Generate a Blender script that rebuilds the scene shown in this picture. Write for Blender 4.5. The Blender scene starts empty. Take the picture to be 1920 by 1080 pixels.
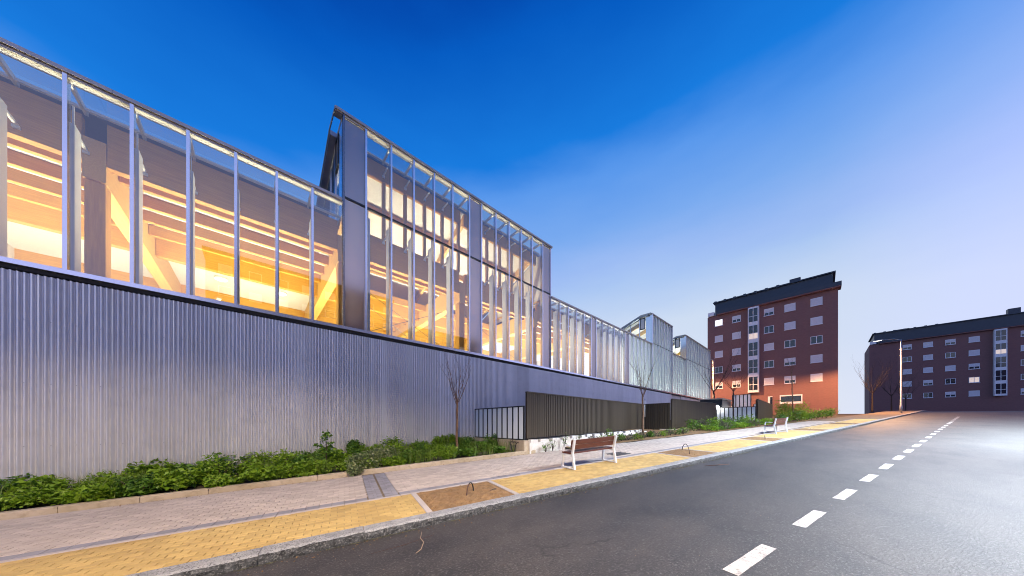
import bpy, math, random
import numpy as np
from mathutils import Vector

random.seed(7)
RNG = np.random.default_rng(11)
SC = bpy.context.scene
COL = SC.collection
R = math.radians

# ------------------------------------------------------------------ camera
EYE = 1.72
cam = bpy.data.cameras.new('camera')
cam.sensor_width = 36.0
cam.lens = 530.0 / 1920.0 * 36.0
cam.shift_y = (794.0 - 540.0) / 1920.0
cam.clip_start = 0.05
cam.clip_end = 3000.0
camo = bpy.data.objects.new('camera', cam)
COL.objects.link(camo)
camo.location = (0, 0, EYE)
THETA = math.atan(584.0 / 530.0)            # facade axis (+X) lies this far right of the view axis
camo.rotation_euler = (R(90), 0, THETA - R(90))
SC.camera = camo

# ------------------------------------------------------------------ world: blue-hour sky
world = bpy.data.worlds.new('World')
SC.world = world
world.use_nodes = True
wn, wl = world.node_tree.nodes, world.node_tree.links
wn.clear()


def wmath(op, a, b=None, clamp=False):
    n = wn.new('ShaderNodeMath'); n.operation = op; n.use_clamp = clamp
    for i, v in enumerate((a, b)):
        if v is None: continue
        if isinstance(v, (int, float)): n.inputs[i].default_value = v
        else: wl.new(v, n.inputs[i])
    return n.outputs[0]


w_out = wn.new('ShaderNodeOutputWorld')
w_bg = wn.new('ShaderNodeBackground')
w_tc = wn.new('ShaderNodeTexCoord')
w_sep = wn.new('ShaderNodeSeparateXYZ')
wl.new(w_tc.outputs['Generated'], w_sep.inputs[0])
wx, wy, wz = w_sep.outputs
w_dot = wn.new('ShaderNodeVectorMath'); w_dot.operation = 'DOT_PRODUCT'
wl.new(w_tc.outputs['Generated'], w_dot.inputs[0])
w_dot.inputs[1].default_value = (0.946, 0.324, 0.0)
w_noise = wn.new('ShaderNodeTexNoise')
w_noise.inputs['Scale'].default_value = 2.2
w_noise.inputs['Detail'].default_value = 5.0
w_noise.inputs['Roughness'].default_value = 0.55
w_map = wn.new('ShaderNodeMapping')
w_map.inputs['Scale'].default_value = (1.0, 1.0, 3.5)
wl.new(w_tc.outputs['Generated'], w_map.inputs[0])
wl.new(w_map.outputs[0], w_noise.inputs['Vector'])
w_h = wmath('MULTIPLY', wmath('MINIMUM', wmath('SUBTRACT', 1.0, w_dot.outputs['Value']), wmath('SUBTRACT', .85, wmath('MULTIPLY', wmath('MULTIPLY', wy, -1.5, True), .35))), 0.25)
w_cl = wmath('MULTIPLY', wmath('SUBTRACT', w_noise.outputs['Fac'], 0.5), -0.11)
w_t = wmath('ADD', wmath('ADD', wz, w_h), w_cl, True)
w_ramp = wn.new('ShaderNodeValToRGB')
wl.new(w_t, w_ramp.inputs[0])
cr = w_ramp.color_ramp
stops = [(0.0, (.76, .80, .90)), (.306, (.617, .723, .896)), (.446, (.413, .578, .896)), (.496, (.342, .509, .90)),
         (.60, (.20, .41, .87)), (.70, (.105, .32, .84)), (.775, (.010, .20, .735)), (.93, (.002, .108, .545)),
         (1.0, (.001, .06, .40))]
cr.elements[0].position, cr.elements[0].color = stops[0][0], stops[0][1] + (1,)
cr.elements[1].position, cr.elements[1].color = stops[-1][0], stops[-1][1] + (1,)
for p, c in stops[1:-1]:
    e = cr.elements.new(p); e.color = c + (1,)
# rosy dusk on the side of the sky behind the camera (it is what the glass mirrors)
w_pk = wmath('MULTIPLY', wmath('MULTIPLY', wy, -1.5, True), wmath('SUBTRACT', 1.0, wmath('MULTIPLY', wmath('SUBTRACT', wz, .40), 3.4, True), True), True)
w_mix = wn.new('ShaderNodeMix'); w_mix.data_type = 'RGBA'
wl.new(w_pk, w_mix.inputs['Factor'])
wl.new(w_ramp.outputs[0], w_mix.inputs['A'])
w_mix.inputs['B'].default_value = (.68, .71, 1.30, 1)
wl.new(w_mix.outputs['Result'], w_bg.inputs['Color'])
w_bg.inputs['Strength'].default_value = 1.0
wl.new(w_bg.outputs[0], w_out.inputs['Surface'])

# ------------------------------------------------------------------ sun: last glow of the sky, low over the street's end
sun = bpy.data.lights.new('sun', 'SUN')
sun.energy = 0.35
sun.angle = R(12)
sun.color = (.86, .84, 1.0)
suno = bpy.data.objects.new('sun', sun)
COL.objects.link(suno)
suno.rotation_euler = Vector((-.95, .20, -.22)).to_track_quat('-Z', 'Y').to_euler()

# ------------------------------------------------------------------ exposure and render settings
SC.view_settings.view_transform = 'Standard'
SC.view_settings.look = 'None'
SC.view_settings.exposure = 0.0
SC.view_settings.gamma = 1.0
SC.render.engine = 'CYCLES'
SC.cycles.use_denoising = True
SC.cycles.max_bounces = 10
SC.cycles.diffuse_bounces = 4
SC.cycles.glossy_bounces = 4
SC.cycles.transmission_bounces = 6
SC.cycles.transparent_max_bounces = 24
SC.cycles.caustics_reflective = False
SC.cycles.caustics_refractive = False
SC.cycles.sample_clamp_indirect = 4.0
SC.cycles.filter_width = 1.0

# ------------------------------------------------------------------ place helpers
GA, GB = 0.0537, 0.0205          # the street climbs 5 % along the facade and 2 % towards it


def G(x, y):
    xx = x if x < 70 else 70 + (x - 70) * .25
    yy = max(-40.0, min(60.0, y))
    return GA * max(xx, -60.0) + GB * yy


RX, RY = 0.9798, -0.2000         # the street runs 11.5 degrees off the facade
QX, QY = 0.2000, 0.9798


def RQ(s, q):
    return s * RX + q * QX, s * RY + q * QY


def SQ(x, y):
    return x * RX + y * RY, x * QX + y * QY


KERB_H = 0.13


# ------------------------------------------------------------------ materials
def new_mat(name):
    m = bpy.data.materials.new(name)
    m.use_nodes = True
    nt = m.node_tree
    return m, nt.nodes, nt.links, nt.nodes['Principled BSDF']


def nmath(N, L, op, a, b=None, clamp=False):
    n = N.new('ShaderNodeMath'); n.operation = op; n.use_clamp = clamp
    for i, v in enumerate((a, b)):
        if v is None: continue
        if isinstance(v, (int, float)): n.inputs[i].default_value = v
        else: L.new(v, n.inputs[i])
    return n.outputs[0]


def noise(N, L, scale, detail=4, rough=.55, stretch=None, pos=None):
    g = N.new('ShaderNodeNewGeometry')
    v = pos or g.outputs['Position']
    if stretch:
        mp = N.new('ShaderNodeMapping'); mp.inputs['Scale'].default_value = stretch
        L.new(v, mp.inputs[0]); v = mp.outputs[0]
    n = N.new('ShaderNodeTexNoise')
    n.inputs['Scale'].default_value = scale
    n.inputs['Detail'].default_value = detail
    n.inputs['Roughness'].default_value = rough
    L.new(v, n.inputs['Vector'])
    return n.outputs['Fac']


def mixc(N, L, fac, a, b):
    n = N.new('ShaderNodeMix'); n.data_type = 'RGBA'
    if isinstance(fac, (int, float)): n.inputs['Factor'].default_value = fac
    else: L.new(fac, n.inputs['Factor'])
    for k, v in (('A', a), ('B', b)):
        if isinstance(v, tuple): n.inputs[k].default_value = v[:3] + (1,)
        else: L.new(v, n.inputs[k])
    return n.outputs['Result']


def mat(name, c1, c2=None, rough=.6, metal=0.0, scale=3.0, detail=5, stretch=None, contrast=2.0, island=0.0,
        bump=0.0, bscale=40.0, fine=None, spec=.5, bstretch=None):
    """Two-tone noise material; island varies value per loose piece, fine=(colour, scale, amount) adds specks."""
    m, N, L, P = new_mat(name)
    c2 = c2 or tuple(x * .75 for x in c1)
    f = noise(N, L, scale, detail, stretch=stretch)
    f = nmath(N, L, 'ADD', nmath(N, L, 'MULTIPLY', nmath(N, L, 'SUBTRACT', f, .5), contrast), .5, True)
    col = mixc(N, L, f, c2, c1)
    if fine:
        ff = noise(N, L, fine[1], 2)
        ff = nmath(N, L, 'MULTIPLY', nmath(N, L, 'SUBTRACT', ff, .5), 6.0)
        ff = nmath(N, L, 'MULTIPLY', ff, fine[2], True)
        col = mixc(N, L, ff, col, fine[0])
    if island:
        g = N.new('ShaderNodeNewGeometry')
        oi = N.new('ShaderNodeObjectInfo')
        r = nmath(N, L, 'FRACT', nmath(N, L, 'ADD', g.outputs['Random Per Island'], oi.outputs['Random']))
        hs = N.new('ShaderNodeHueSaturation')
        L.new(col, hs.inputs['Color'])
        L.new(nmath(N, L, 'ADD', nmath(N, L, 'MULTIPLY', r, 2 * island), 1 - island), hs.inputs['Value'])
        col = hs.outputs[0]
    L.new(col, P.inputs['Base Color'])
    P.inputs['Roughness'].default_value = rough
    P.inputs['Metallic'].default_value = metal
    P.inputs['Specular IOR Level'].default_value = spec
    if bump:
        b = N.new('ShaderNodeBump')
        b.inputs['Strength'].default_value = bump
        b.inputs['Distance'].default_value = .02
        L.new(noise(N, L, bscale, 4, stretch=bstretch), b.inputs['Height'])
        L.new(b.outputs[0], P.inputs['Normal'])
    return m


def leaf_mat(name, c1, c2, trans=.35, rough=.45):
    m, N, L, P = new_mat(name)
    g = N.new('ShaderNodeNewGeometry')
    r = g.outputs['Random Per Island']
    col = mixc(N, L, r, c1, c2)
    col = mixc(N, L, nmath(N, L, 'MULTIPLY', noise(N, L, 5.0, 3), .5), col, tuple(x * .45 for x in c1))
    L.new(col, P.inputs['Base Color'])
    P.inputs['Roughness'].default_value = rough
    t = N.new('ShaderNodeBsdfTranslucent')
    L.new(col, t.inputs['Color'])
    mx = N.new('ShaderNodeMixShader'); mx.inputs[0].default_value = trans
    L.new(P.outputs[0], mx.inputs[1]); L.new(t.outputs[0], mx.inputs[2])
    L.new(mx.outputs[0], N['Material Output'].inputs['Surface'])
    return m


def glass_mat(name, tint=(.95, .97, .96), ior=2.5):
    m, N, L, P = new_mat(name)
    N.remove(P)
    tr = N.new('ShaderNodeBsdfTransparent'); tr.inputs[0].default_value = tint + (1,)
    gl = N.new('ShaderNodeBsdfGlossy'); gl.inputs['Roughness'].default_value = .015
    fr = N.new('ShaderNodeFresnel'); fr.inputs[0].default_value = ior
    g = N.new('ShaderNodeNewGeometry')
    f = nmath(N, L, 'MULTIPLY', fr.outputs[0], nmath(N, L, 'SUBTRACT', 1.0, g.outputs['Backfacing']))
    mx = N.new('ShaderNodeMixShader')
    L.new(f, mx.inputs[0]); L.new(tr.outputs[0], mx.inputs[1]); L.new(gl.outputs[0], mx.inputs[2])
    L.new(mx.outputs[0], N['Material Output'].inputs['Surface'])
    return m


def frosted_mat(name, c=(.75, .82, .82), rough=.22, trans=.5, ior=1.7, see=0.0):
    """Etched glass: scatters what lies behind it, mirrors the sky softly."""
    m, N, L, P = new_mat(name)
    N.remove(P)
    d = N.new('ShaderNodeBsdfDiffuse'); d.inputs[0].default_value = c + (1,)
    t = N.new('ShaderNodeBsdfTranslucent'); t.inputs[0].default_value = c + (1,)
    mx = N.new('ShaderNodeMixShader'); mx.inputs[0].default_value = trans
    L.new(d.outputs[0], mx.inputs[1]); L.new(t.outputs[0], mx.inputs[2])
    base = mx.outputs[0]
    if see:
        tp = N.new('ShaderNodeBsdfTransparent'); tp.inputs[0].default_value = c + (1,)
        ms = N.new('ShaderNodeMixShader'); ms.inputs[0].default_value = see
        L.new(base, ms.inputs[1]); L.new(tp.outputs[0], ms.inputs[2]); base = ms.outputs[0]
    gl = N.new('ShaderNodeBsdfGlossy'); gl.inputs['Roughness'].default_value = rough
    fr = N.new('ShaderNodeFresnel'); fr.inputs[0].default_value = ior
    m2 = N.new('ShaderNodeMixShader')
    g = N.new('ShaderNodeNewGeometry')
    L.new(nmath(N, L, 'MULTIPLY', fr.outputs[0], nmath(N, L, 'SUBTRACT', 1.0, g.outputs['Backfacing'])), m2.inputs[0])
    L.new(base, m2.inputs[1]); L.new(gl.outputs[0], m2.inputs[2])
    L.new(m2.outputs[0], N['Material Output'].inputs['Surface'])
    return m


def emit_mat(name, c, s):
    m, N, L, P = new_mat(name)
    P.inputs['Base Color'].default_value = (.8, .8, .8, 1)
    P.inputs['Emission Color'].default_value = c + (1,)
    P.inputs['Emission Strength'].default_value = s
    return m


def wood_mat(name, c1, c2, stretch, rough=.5, scale=6.0, bump=.15):
    return mat(name, c1, c2, rough=rough, scale=scale, detail=6, stretch=stretch, contrast=2.6, bump=bump, bscale=14,
               bstretch=stretch)


M = {}
m, N, L, P = new_mat('asphalt')
f = noise(N, L, .7, 6, .62, (.7, 1.5, 1))
f = nmath(N, L, 'ADD', nmath(N, L, 'MULTIPLY', nmath(N, L, 'SUBTRACT', f, .5), 2.8), .5, True)
c = mixc(N, L, f, (.020, .0205, .024), (.064, .057, .055))
f2 = noise(N, L, 38.0, 3, .7)
c = mixc(N, L, nmath(N, L, 'MULTIPLY', nmath(N, L, 'SUBTRACT', f2, .53), 6.0, True), c, (.13, .125, .125))
f3 = noise(N, L, 61.0, 2, .6)
c = mixc(N, L, nmath(N, L, 'MULTIPLY', nmath(N, L, 'SUBTRACT', f3, .55), 6.0, True), c, (.008, .008, .009))
g_ = N.new('ShaderNodeNewGeometry')
dn = N.new('ShaderNodeTexNoise'); dn.inputs['Scale'].default_value = 1.3; dn.inputs['Detail'].default_value = 6
L.new(g_.outputs['Position'], dn.inputs['Vector'])
va = N.new('ShaderNodeVectorMath'); va.operation = 'MULTIPLY_ADD'
L.new(dn.outputs['Color'], va.inputs[0]); va.inputs[1].default_value = (.9, .9, 0); L.new(g_.outputs['Position'], va.inputs[2])
vo = N.new('ShaderNodeTexVoronoi'); vo.feature = 'DISTANCE_TO_EDGE'; vo.inputs['Scale'].default_value = .30
L.new(va.outputs[0], vo.inputs['Vector'])
ck = nmath(N, L, 'SUBTRACT', 1.0, nmath(N, L, 'MULTIPLY', vo.outputs['Distance'], 150.0, True), True)
gate = nmath(N, L, 'MULTIPLY', nmath(N, L, 'SUBTRACT', noise(N, L, .33, 3), .50), 7.0, True)
c = mixc(N, L, nmath(N, L, 'MULTIPLY', nmath(N, L, 'MULTIPLY', ck, gate), .8), c, (.006, .006, .006))
st = nmath(N, L, 'MULTIPLY', nmath(N, L, 'SUBTRACT', noise(N, L, 1.7, 6, .65), .56), 5.0, True)
c = mixc(N, L, nmath(N, L, 'MULTIPLY', st, .45), c, (.013, .0125, .013))
L.new(c, P.inputs['Base Color'])
P.inputs['Roughness'].default_value = .6
bp = N.new('ShaderNodeBump'); bp.inputs['Strength'].default_value = .8; bp.inputs['Distance'].default_value = .012
L.new(f2, bp.inputs['Height']); L.new(bp.outputs[0], P.inputs['Normal'])
M['asphalt'] = m
M['paint'] = mat('road_paint', (.62, .60, .59), (.42, .40, .39), rough=.7, scale=7, contrast=3.5, bump=.2, bscale=90,
                 fine=((.16, .155, .15), 26.0, .55))
M['yellow'] = mat('yellow_paver', (.565, .40, .145), (.46, .31, .108), rough=.75, scale=1.1, contrast=2.4, island=.13, bump=.3, bscale=90, fine=((.30, .20, .10), 7.0, .16))
M['grey_pav'] = mat('beige_paver', (.56, .48, .41), (.46, .39, .33), rough=.8, scale=.8, contrast=2.4, island=.13, bump=.3, bscale=90, fine=((.26, .22, .19), 6.0, .16))
M['dark_pav'] = mat('grey_paver', (.30, .29, .31), (.22, .21, .23), rough=.8, scale=2.5, contrast=2, island=.14, bump=.25, bscale=120)
M['joint'] = mat('joint_sand', (.25, .19, .12), (.14, .11, .08), rough=.9, scale=8)
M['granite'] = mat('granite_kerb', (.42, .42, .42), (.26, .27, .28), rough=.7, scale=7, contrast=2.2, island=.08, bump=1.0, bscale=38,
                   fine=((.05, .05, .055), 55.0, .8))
M['granite_face'] = mat('granite_dark_face', (.085, .090, .095), (.018, .020, .022), rough=.75, scale=14, contrast=3.5, island=.15, bump=1.0, bscale=45,
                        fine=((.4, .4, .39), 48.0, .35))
M['kerb_top'] = mat('concrete_edging', (.50, .45, .42), (.40, .35, .33), rough=.8, scale=3, island=.08, bump=.3, bscale=80)
M['planter_stone'] = mat('planter_edging', (.52, .43, .32), (.40, .32, .20), rough=.8, scale=1.6, contrast=2.6, island=.07, bump=.4, bscale=50,
                         fine=((.20, .16, .09), 9.0, .3))
M['soil'] = mat('pit_soil', (.30, .17, .068), (.17, .095, .04), rough=.95, scale=6, contrast=2.5, bump=1.0, bscale=45,
                fine=((.50, .36, .20), 90.0, .5))
M['earth'] = mat('dark_earth', (.06, .045, .03), (.03, .024, .017), rough=.95, scale=5, bump=.8, bscale=30)
M['ground'] = mat('dry_ground', (.10, .085, .06), (.06, .055, .04), rough=.95, scale=.4)
M['zinc'] = mat('corrugated_zinc', (.74, .74, .75), (.66, .66, .67), rough=.38, metal=.65, scale=2.2, contrast=2.4,
                stretch=(1, 1, .12), island=.06, fine=((.45, .44, .42), 3.0, .12))
M['black'] = mat('shadow_gap', (.012, .012, .013), (.008, .008, .009), rough=.7)  # near-black colour carries the shade of the gap under the sill
M['alu'] = mat('aluminium_frame', (.80, .82, .86), (.74, .76, .80), rough=.24, metal=.85, scale=3, stretch=(1, 1, .1))
M['alu_dark'] = mat('anodised_dark', (.05, .055, .06), (.03, .033, .038), rough=.4, metal=.5)
M['gutter'] = mat('bronze_coping', (.48, .44, .40), (.38, .35, .31), rough=.35, metal=.6, scale=2)
M['white_steel'] = mat('white_steel', (.78, .78, .76), (.70, .70, .68), rough=.45, scale=3)
M['glass'] = glass_mat('clear_glass')
M['etched'] = frosted_mat('etched_glass', (.46, .41, .40), rough=.11, trans=.75, ior=3.6)
M['gable_glass'] = frosted_mat('gable_glass', (.10, .16, .24), rough=.08, trans=.3, ior=3.4)
M['channel'] = frosted_mat('channel_glass', (.90, .94, .95), rough=.25, trans=.66, ior=1.7, see=.05)
M['polycarb'] = frosted_mat('frosted_strip', (.88, .93, .95), rough=.18, trans=.15, ior=1.6)
M['lit_frost'] = frosted_mat('backlit_strip', (.86, .88, .92), rough=.35, trans=.6, ior=1.4)
M['wood_x'] = wood_mat('glulam_along', (.62, .335, .055), (.48, .24, .035), (.35, 5, 9))
M['wood_y'] = wood_mat('glulam_across', (.72, .45, .12), (.58, .33, .08), (5, .35, 9))
M['wood_z'] = wood_mat('glulam_post', (.62, .335, .055), (.48, .24, .035), (5, 5, .35))
M['acoustic'] = mat('acoustic_panel', (.78, .75, .70), (.70, .67, .62), rough=.9, scale=14, bump=.2, bscale=120)
M['plaster'] = mat('white_render', (.76, .73, .68), (.62, .58, .52), rough=.85, scale=1.2, contrast=2.4, bump=.2, bscale=40)
M['concrete'] = mat('cast_concrete', (.54, .45, .33), (.42, .34, .24), rough=.85, scale=1.4, contrast=2.4, bump=.3, bscale=30,
                    fine=((.25, .20, .14), 12.0, .25))
M['white_stone'] = mat('limewashed_wall', (.78, .75, .70), (.60, .55, .47), rough=.85, scale=3.5, contrast=2.6, bump=.5, bscale=30)
M['slat'] = mat('brown_slat', (.080, .063, .040), (.062, .048, .031), rough=.48, metal=.25, scale=1.2, stretch=(1, 1, .15), island=.10)
M['slat_back'] = mat('brown_backing', (.050, .039, .026), (.038, .030, .020), rough=.6)
M['roof'] = mat('zinc_roof', (.30, .33, .38), (.24, .27, .32), rough=.4, metal=.7, scale=1)
M['bench_wood'] = wood_mat('bench_hardwood', (.125, .036, .020), (.075, .020, .012), (.4, 5, 9), rough=.4, scale=9)
M['bench_frame'] = mat('cast_aluminium', (.80, .81, .83), (.72, .73, .75), rough=.42, metal=.15, scale=6)
M['bark'] = mat('bark', (.22, .13, .075), (.11, .062, .036), rough=.9, scale=10, stretch=(3, 3, .6), contrast=3, bump=1, bscale=25)
M['bark_dark'] = mat('dark_bark', (.07, .045, .035), (.035, .024, .02), rough=.9, scale=12, contrast=2, bump=.8, bscale=25)
M['leaf_a'] = leaf_mat('leaf_mid', (.19, .35, .02), (.34, .52, .035))
M['leaf_b'] = leaf_mat('leaf_dark', (.085, .21, .02), (.19, .35, .03))
M['leaf_c'] = leaf_mat('leaf_variegated', (.46, .48, .26), (.13, .24, .04))
M['leaf_d'] = leaf_mat('leaf_grey', (.14, .15, .085), (.20, .19, .13))
M['leaf_e'] = leaf_mat('leaf_lime', (.14, .28, .03), (.26, .42, .05))
M['grass'] = leaf_mat('grass_blade', (.13, .24, .02), (.26, .34, .06))
M['pipe'] = mat('black_pipe', (.018, .016, .016), (.012, .011, .011), rough=.45)
M['rust'] = mat('rusty_pipe', (.11, .05, .035), (.06, .03, .022), rough=.7, scale=20)
M['iron'] = mat('cast_iron', (.11, .10, .10), (.07, .065, .065), rough=.65, metal=.3, scale=12)
M['twig'] = mat('dry_twig', (.45, .33, .24), (.30, .21, .14), rough=.8, scale=30)
M['roofslate'] = mat('slate_cladding', (.045, .060, .085), (.035, .045, .065), rough=.5, scale=2)
M['pvc'] = mat('white_window_frame', (.84, .82, .86), (.76, .74, .78), rough=.45, scale=3)
M['blind'] = mat('roller_blind', (.78, .73, .77), (.70, .65, .69), rough=.6, scale=2)
M['darkglass'] = mat('window_glass_dark', (.020, .028, .045), (.014, .02, .035), rough=.06, spec=.9)
M['litglass'] = emit_mat('window_lit', (1.0, .93, .80), 1.6)
M['litwarm'] = emit_mat('window_lit_warm', (1.0, .72, .42), .55)
M['lamp_glow'] = emit_mat('lamp_glow', (1.0, .98, .94), 60.0)
M['down_glow'] = emit_mat('downlight_glow', (1.0, .96, .90), 5.0)
M['galv'] = mat('galvanised_pole', (.45, .46, .47), (.36, .37, .38), rough=.45, metal=.6, scale=4)

# brick with courses (far away, so the courses stay in the material)
m, N, L, P = new_mat('brick')
g = N.new('ShaderNodeNewGeometry')
mp = N.new('ShaderNodeMapping'); mp.inputs['Rotation'].default_value = (R(90), 0, R(90))
L.new(g.outputs['Position'], mp.inputs[0])
sp = N.new('ShaderNodeSeparateXYZ'); L.new(g.outputs['Position'], sp.inputs[0])
cb = N.new('ShaderNodeCombineXYZ')
L.new(nmath(N, L, 'ADD', sp.outputs[0], sp.outputs[1]), cb.inputs[0]); L.new(sp.outputs[2], cb.inputs[1])
bk = N.new('ShaderNodeTexBrick')
L.new(cb.outputs[0], bk.inputs['Vector'])
bk.inputs['Color1'].default_value = (.29, .130, .125, 1)
bk.inputs['Color2'].default_value = (.235, .104, .10, 1)
bk.inputs['Mortar'].default_value = (.19, .13, .11, 1)
bk.inputs['Scale'].default_value = 1.0
bk.inputs['Mortar Size'].default_value = .010
bk.inputs['Brick Width'].default_value = .25
bk.inputs['Row Height'].default_value = .075
c = mixc(N, L, nmath(N, L, 'MULTIPLY', noise(N, L, .5, 4), .6), bk.outputs['Color'], (.21, .095, .092))
L.new(c, P.inputs['Base Color'])
P.inputs['Roughness'].default_value = .85
M['brick'] = m


# ------------------------------------------------------------------ mesh helpers
def link(name, me, parent=None, loc=None, rot=None):
    o = bpy.data.objects.new(name, me)
    COL.objects.link(o)
    if parent is not None: o.parent = parent
    if loc is not None: o.location = loc
    if rot is not None: o.rotation_euler = rot
    return o


def tag(o, label=None, cat=None, group=None, kind=None):
    if label: o['label'] = label
    if cat: o['category'] = cat
    if group: o['group'] = group
    if kind: o['kind'] = kind
    return o


def root(name, loc, label, cat, group=None, rz=0.0):
    return tag(link(name, None, None, loc, (0, 0, rz)), label, cat, group)


class MB:
    def __init__(self, xf=None):
        self.v, self.f, self.xf = [], [], xf

    def add(self, pts, faces):
        b = len(self.v)
        self.v += [self.xf(*p) if self.xf else tuple(p) for p in pts]
        self.f += [tuple(i + b for i in f) for f in faces]
        return self

    def box(self, x0, x1, y0, y1, z0, z1):
        return self.add([(x0, y0, z0), (x1, y0, z0), (x1, y1, z0), (x0, y1, z0), (x0, y0, z1), (x1, y0, z1), (x1, y1, z1), (x0, y1, z1)],
                        [(3, 2, 1, 0), (4, 5, 6, 7), (0, 1, 5, 4), (1, 2, 6, 5), (2, 3, 7, 6), (3, 0, 4, 7)])

    def bevbox(self, x0, x1, y0, y1, z0, z1, b):
        """Box whose upper edges are chamfered."""
        return self.add([(x0, y0, z0), (x1, y0, z0), (x1, y1, z0), (x0, y1, z0),
                         (x0, y0, z1 - b), (x1, y0, z1 - b), (x1, y1, z1 - b), (x0, y1, z1 - b),
                         (x0 + b, y0 + b, z1), (x1 - b, y0 + b, z1), (x1 - b, y1 - b, z1), (x0 + b, y1 - b, z1)],
                        [(3, 2, 1, 0), (0, 1, 5, 4), (1, 2, 6, 5), (2, 3, 7, 6), (3, 0, 4, 7),
                         (4, 5, 9, 8), (5, 6, 10, 9), (6, 7, 11, 10), (7, 4, 8, 11), (8, 9, 10, 11)])

    def prism(self, poly, ext):
        """Polygon (3D points, counter-clockwise seen from the -ext side reversed) pushed along ext."""
        n = len(poly)
        e = Vector(ext)
        pts = list(poly) + [tuple(Vector(p) + e) for p in poly]
        return self.add(pts, [tuple(range(n - 1, -1, -1)), tuple(range(n, 2 * n))] +
                        [(i, (i + 1) % n, (i + 1) % n + n, i + n) for i in range(n)])

    def tube(self, pts, radii, n=8, caps=True):
        pts = [Vector(p) for p in pts]
        if isinstance(radii, (int, float)): radii = [radii] * len(pts)
        rings = []
        prev = None
        for i, p in enumerate(pts):
            d = (pts[min(i + 1, len(pts) - 1)] - pts[max(i - 1, 0)]).normalized()
            if prev is None:
                a = d.orthogonal().normalized()
            else:
                a = (prev - d * prev.dot(d))
                a = a.normalized() if a.length > 1e-6 else d.orthogonal().normalized()
            prev = a
            b = d.cross(a)
            rings.append([tuple(p + (a * math.cos(t) + b * math.sin(t)) * radii[i]) for t in [2 * math.pi * k / n for k in range(n)]])
        faces = []
        for i in range(len(pts) - 1):
            for k in range(n):
                faces.append((i * n + k, i * n + (k + 1) % n, (i + 1) * n + (k + 1) % n, (i + 1) * n + k))
        if caps:
            faces.append(tuple(range(n - 1, -1, -1)))
            faces.append(tuple((len(pts) - 1) * n + k for k in range(n)))
        return self.add([q for r in rings for q in r], faces)

    def bar(self, pts, w, h, up=(0, 0, 1)):
        """Rectangular bar swept along a polyline; w across, h along up x dir."""
        pts = [Vector(p) for p in pts]
        rings = []
        up = Vector(up)
        for i, p in enumerate(pts):
            d0 = (pts[i] - pts[i - 1]).normalized() if i else (pts[1] - pts[0]).normalized()
            d1 = (pts[i + 1] - pts[i]).normalized() if i < len(pts) - 1 else d0
            d = (d0 + d1)
            d = d.normalized() if d.length > 1e-5 else d1
            side = up.normalized()
            nrm = d.cross(side).normalized()
            k = 1.0 / max(.5, nrm.dot(d0.cross(side).normalized()))
            rings.append([tuple(p + side * a * w / 2 + nrm * b * h / 2 * k) for a, b in ((-1, -1), (1, -1), (1, 1), (-1, 1))])
        faces = [(0, 1, 2, 3)]
        for i in range(len(pts) - 1):
            for k in range(4):
                faces.append((i * 4 + k, i * 4 + (k + 1) % 4, (i + 1) * 4 + (k + 1) % 4, (i + 1) * 4 + k)[::-1])
        e = (len(pts) - 1) * 4
        faces.append((e + 3, e + 2, e + 1, e))
        return self.add([q for r in rings for q in r], faces)

    def mesh(self, name, mat_, smooth=False):
        me = bpy.data.meshes.new(name)
        me.from_pydata(self.v, [], self.f)
        me.materials.append(mat_)
        if smooth:
            me.polygons.foreach_set('use_smooth', [True] * len(me.polygons))
        return me

    def build(self, name, mat_, parent=None, smooth=False):
        o = link(name, self.mesh(name, mat_, smooth))
        if parent is not None:
            o.parent = parent
            # geometry is given in world metres; the parent may sit elsewhere
            o.matrix_parent_inverse = parent_inv(parent)
        return o


def world_of(p):
    from mathutils import Matrix
    m_ = Matrix.Translation(p.location) @ p.rotation_euler.to_matrix().to_4x4()
    if p.parent is not None:
        m_ = world_of(p.parent) @ p.matrix_parent_inverse @ m_
    return m_


def parent_inv(p):
    return world_of(p).inverted()


def put(name, me, parent, loc, rot=(0, 0, 0)):
    """Place shared mesh data at a world location under a parent."""
    o = link(name, me, parent, loc, rot)
    if parent is not None: o.matrix_parent_inverse = parent_inv(parent)
    return o


def fast_mesh(name, V, F, mat_):
    """V (n,3), F (m,k) numpy -> mesh."""
    me = bpy.data.meshes.new(name)
    V = np.asarray(V, np.float32); F = np.asarray(F, np.int32)
    me.vertices.add(len(V)); me.vertices.foreach_set('co', V.ravel())
    k = F.shape[1]
    me.loops.add(F.size); me.loops.foreach_set('vertex_index', F.ravel())
    me.polygons.add(len(F))
    me.polygons.foreach_set('loop_start', np.arange(len(F), dtype=np.int32) * k)
    me.polygons.foreach_set('loop_total', np.full(len(F), k, np.int32))
    me.materials.append(mat_)
    me.update(calc_edges=True)
    return me


def structure(o):
    o['kind'] = 'structure'
    return o


# ================================================================== GROUND, ROAD, PAVEMENT
# terrain sheet, reaching the horizon
xs = [-600, -200, -60, -20, 0, 20, 40, 60, 70, 90, 150, 400, 1200, 2400]
ys = [-1500, -400, -120, -40, -20, 0, 20, 40, 60, 120, 400, 1500]
V = [(x, y, G(x, y) - .45) for y in ys for x in xs]
F = [(j * len(xs) + i, j * len(xs) + i + 1, (j + 1) * len(xs) + i + 1, (j + 1) * len(xs) + i) for j in range(len(ys) - 1) for i in range(len(xs) - 1)]
b = MB(); b.add(V, F)
structure(b.build('ground', M['ground']))


def gnd(h):
    """(s, q, z) road coordinates -> world, z measured above the pavement plane plus h."""
    return lambda s, q, z: (RQ(s, q)[0], RQ(s, q)[1], G(*RQ(s, q)) + z + h)


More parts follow.
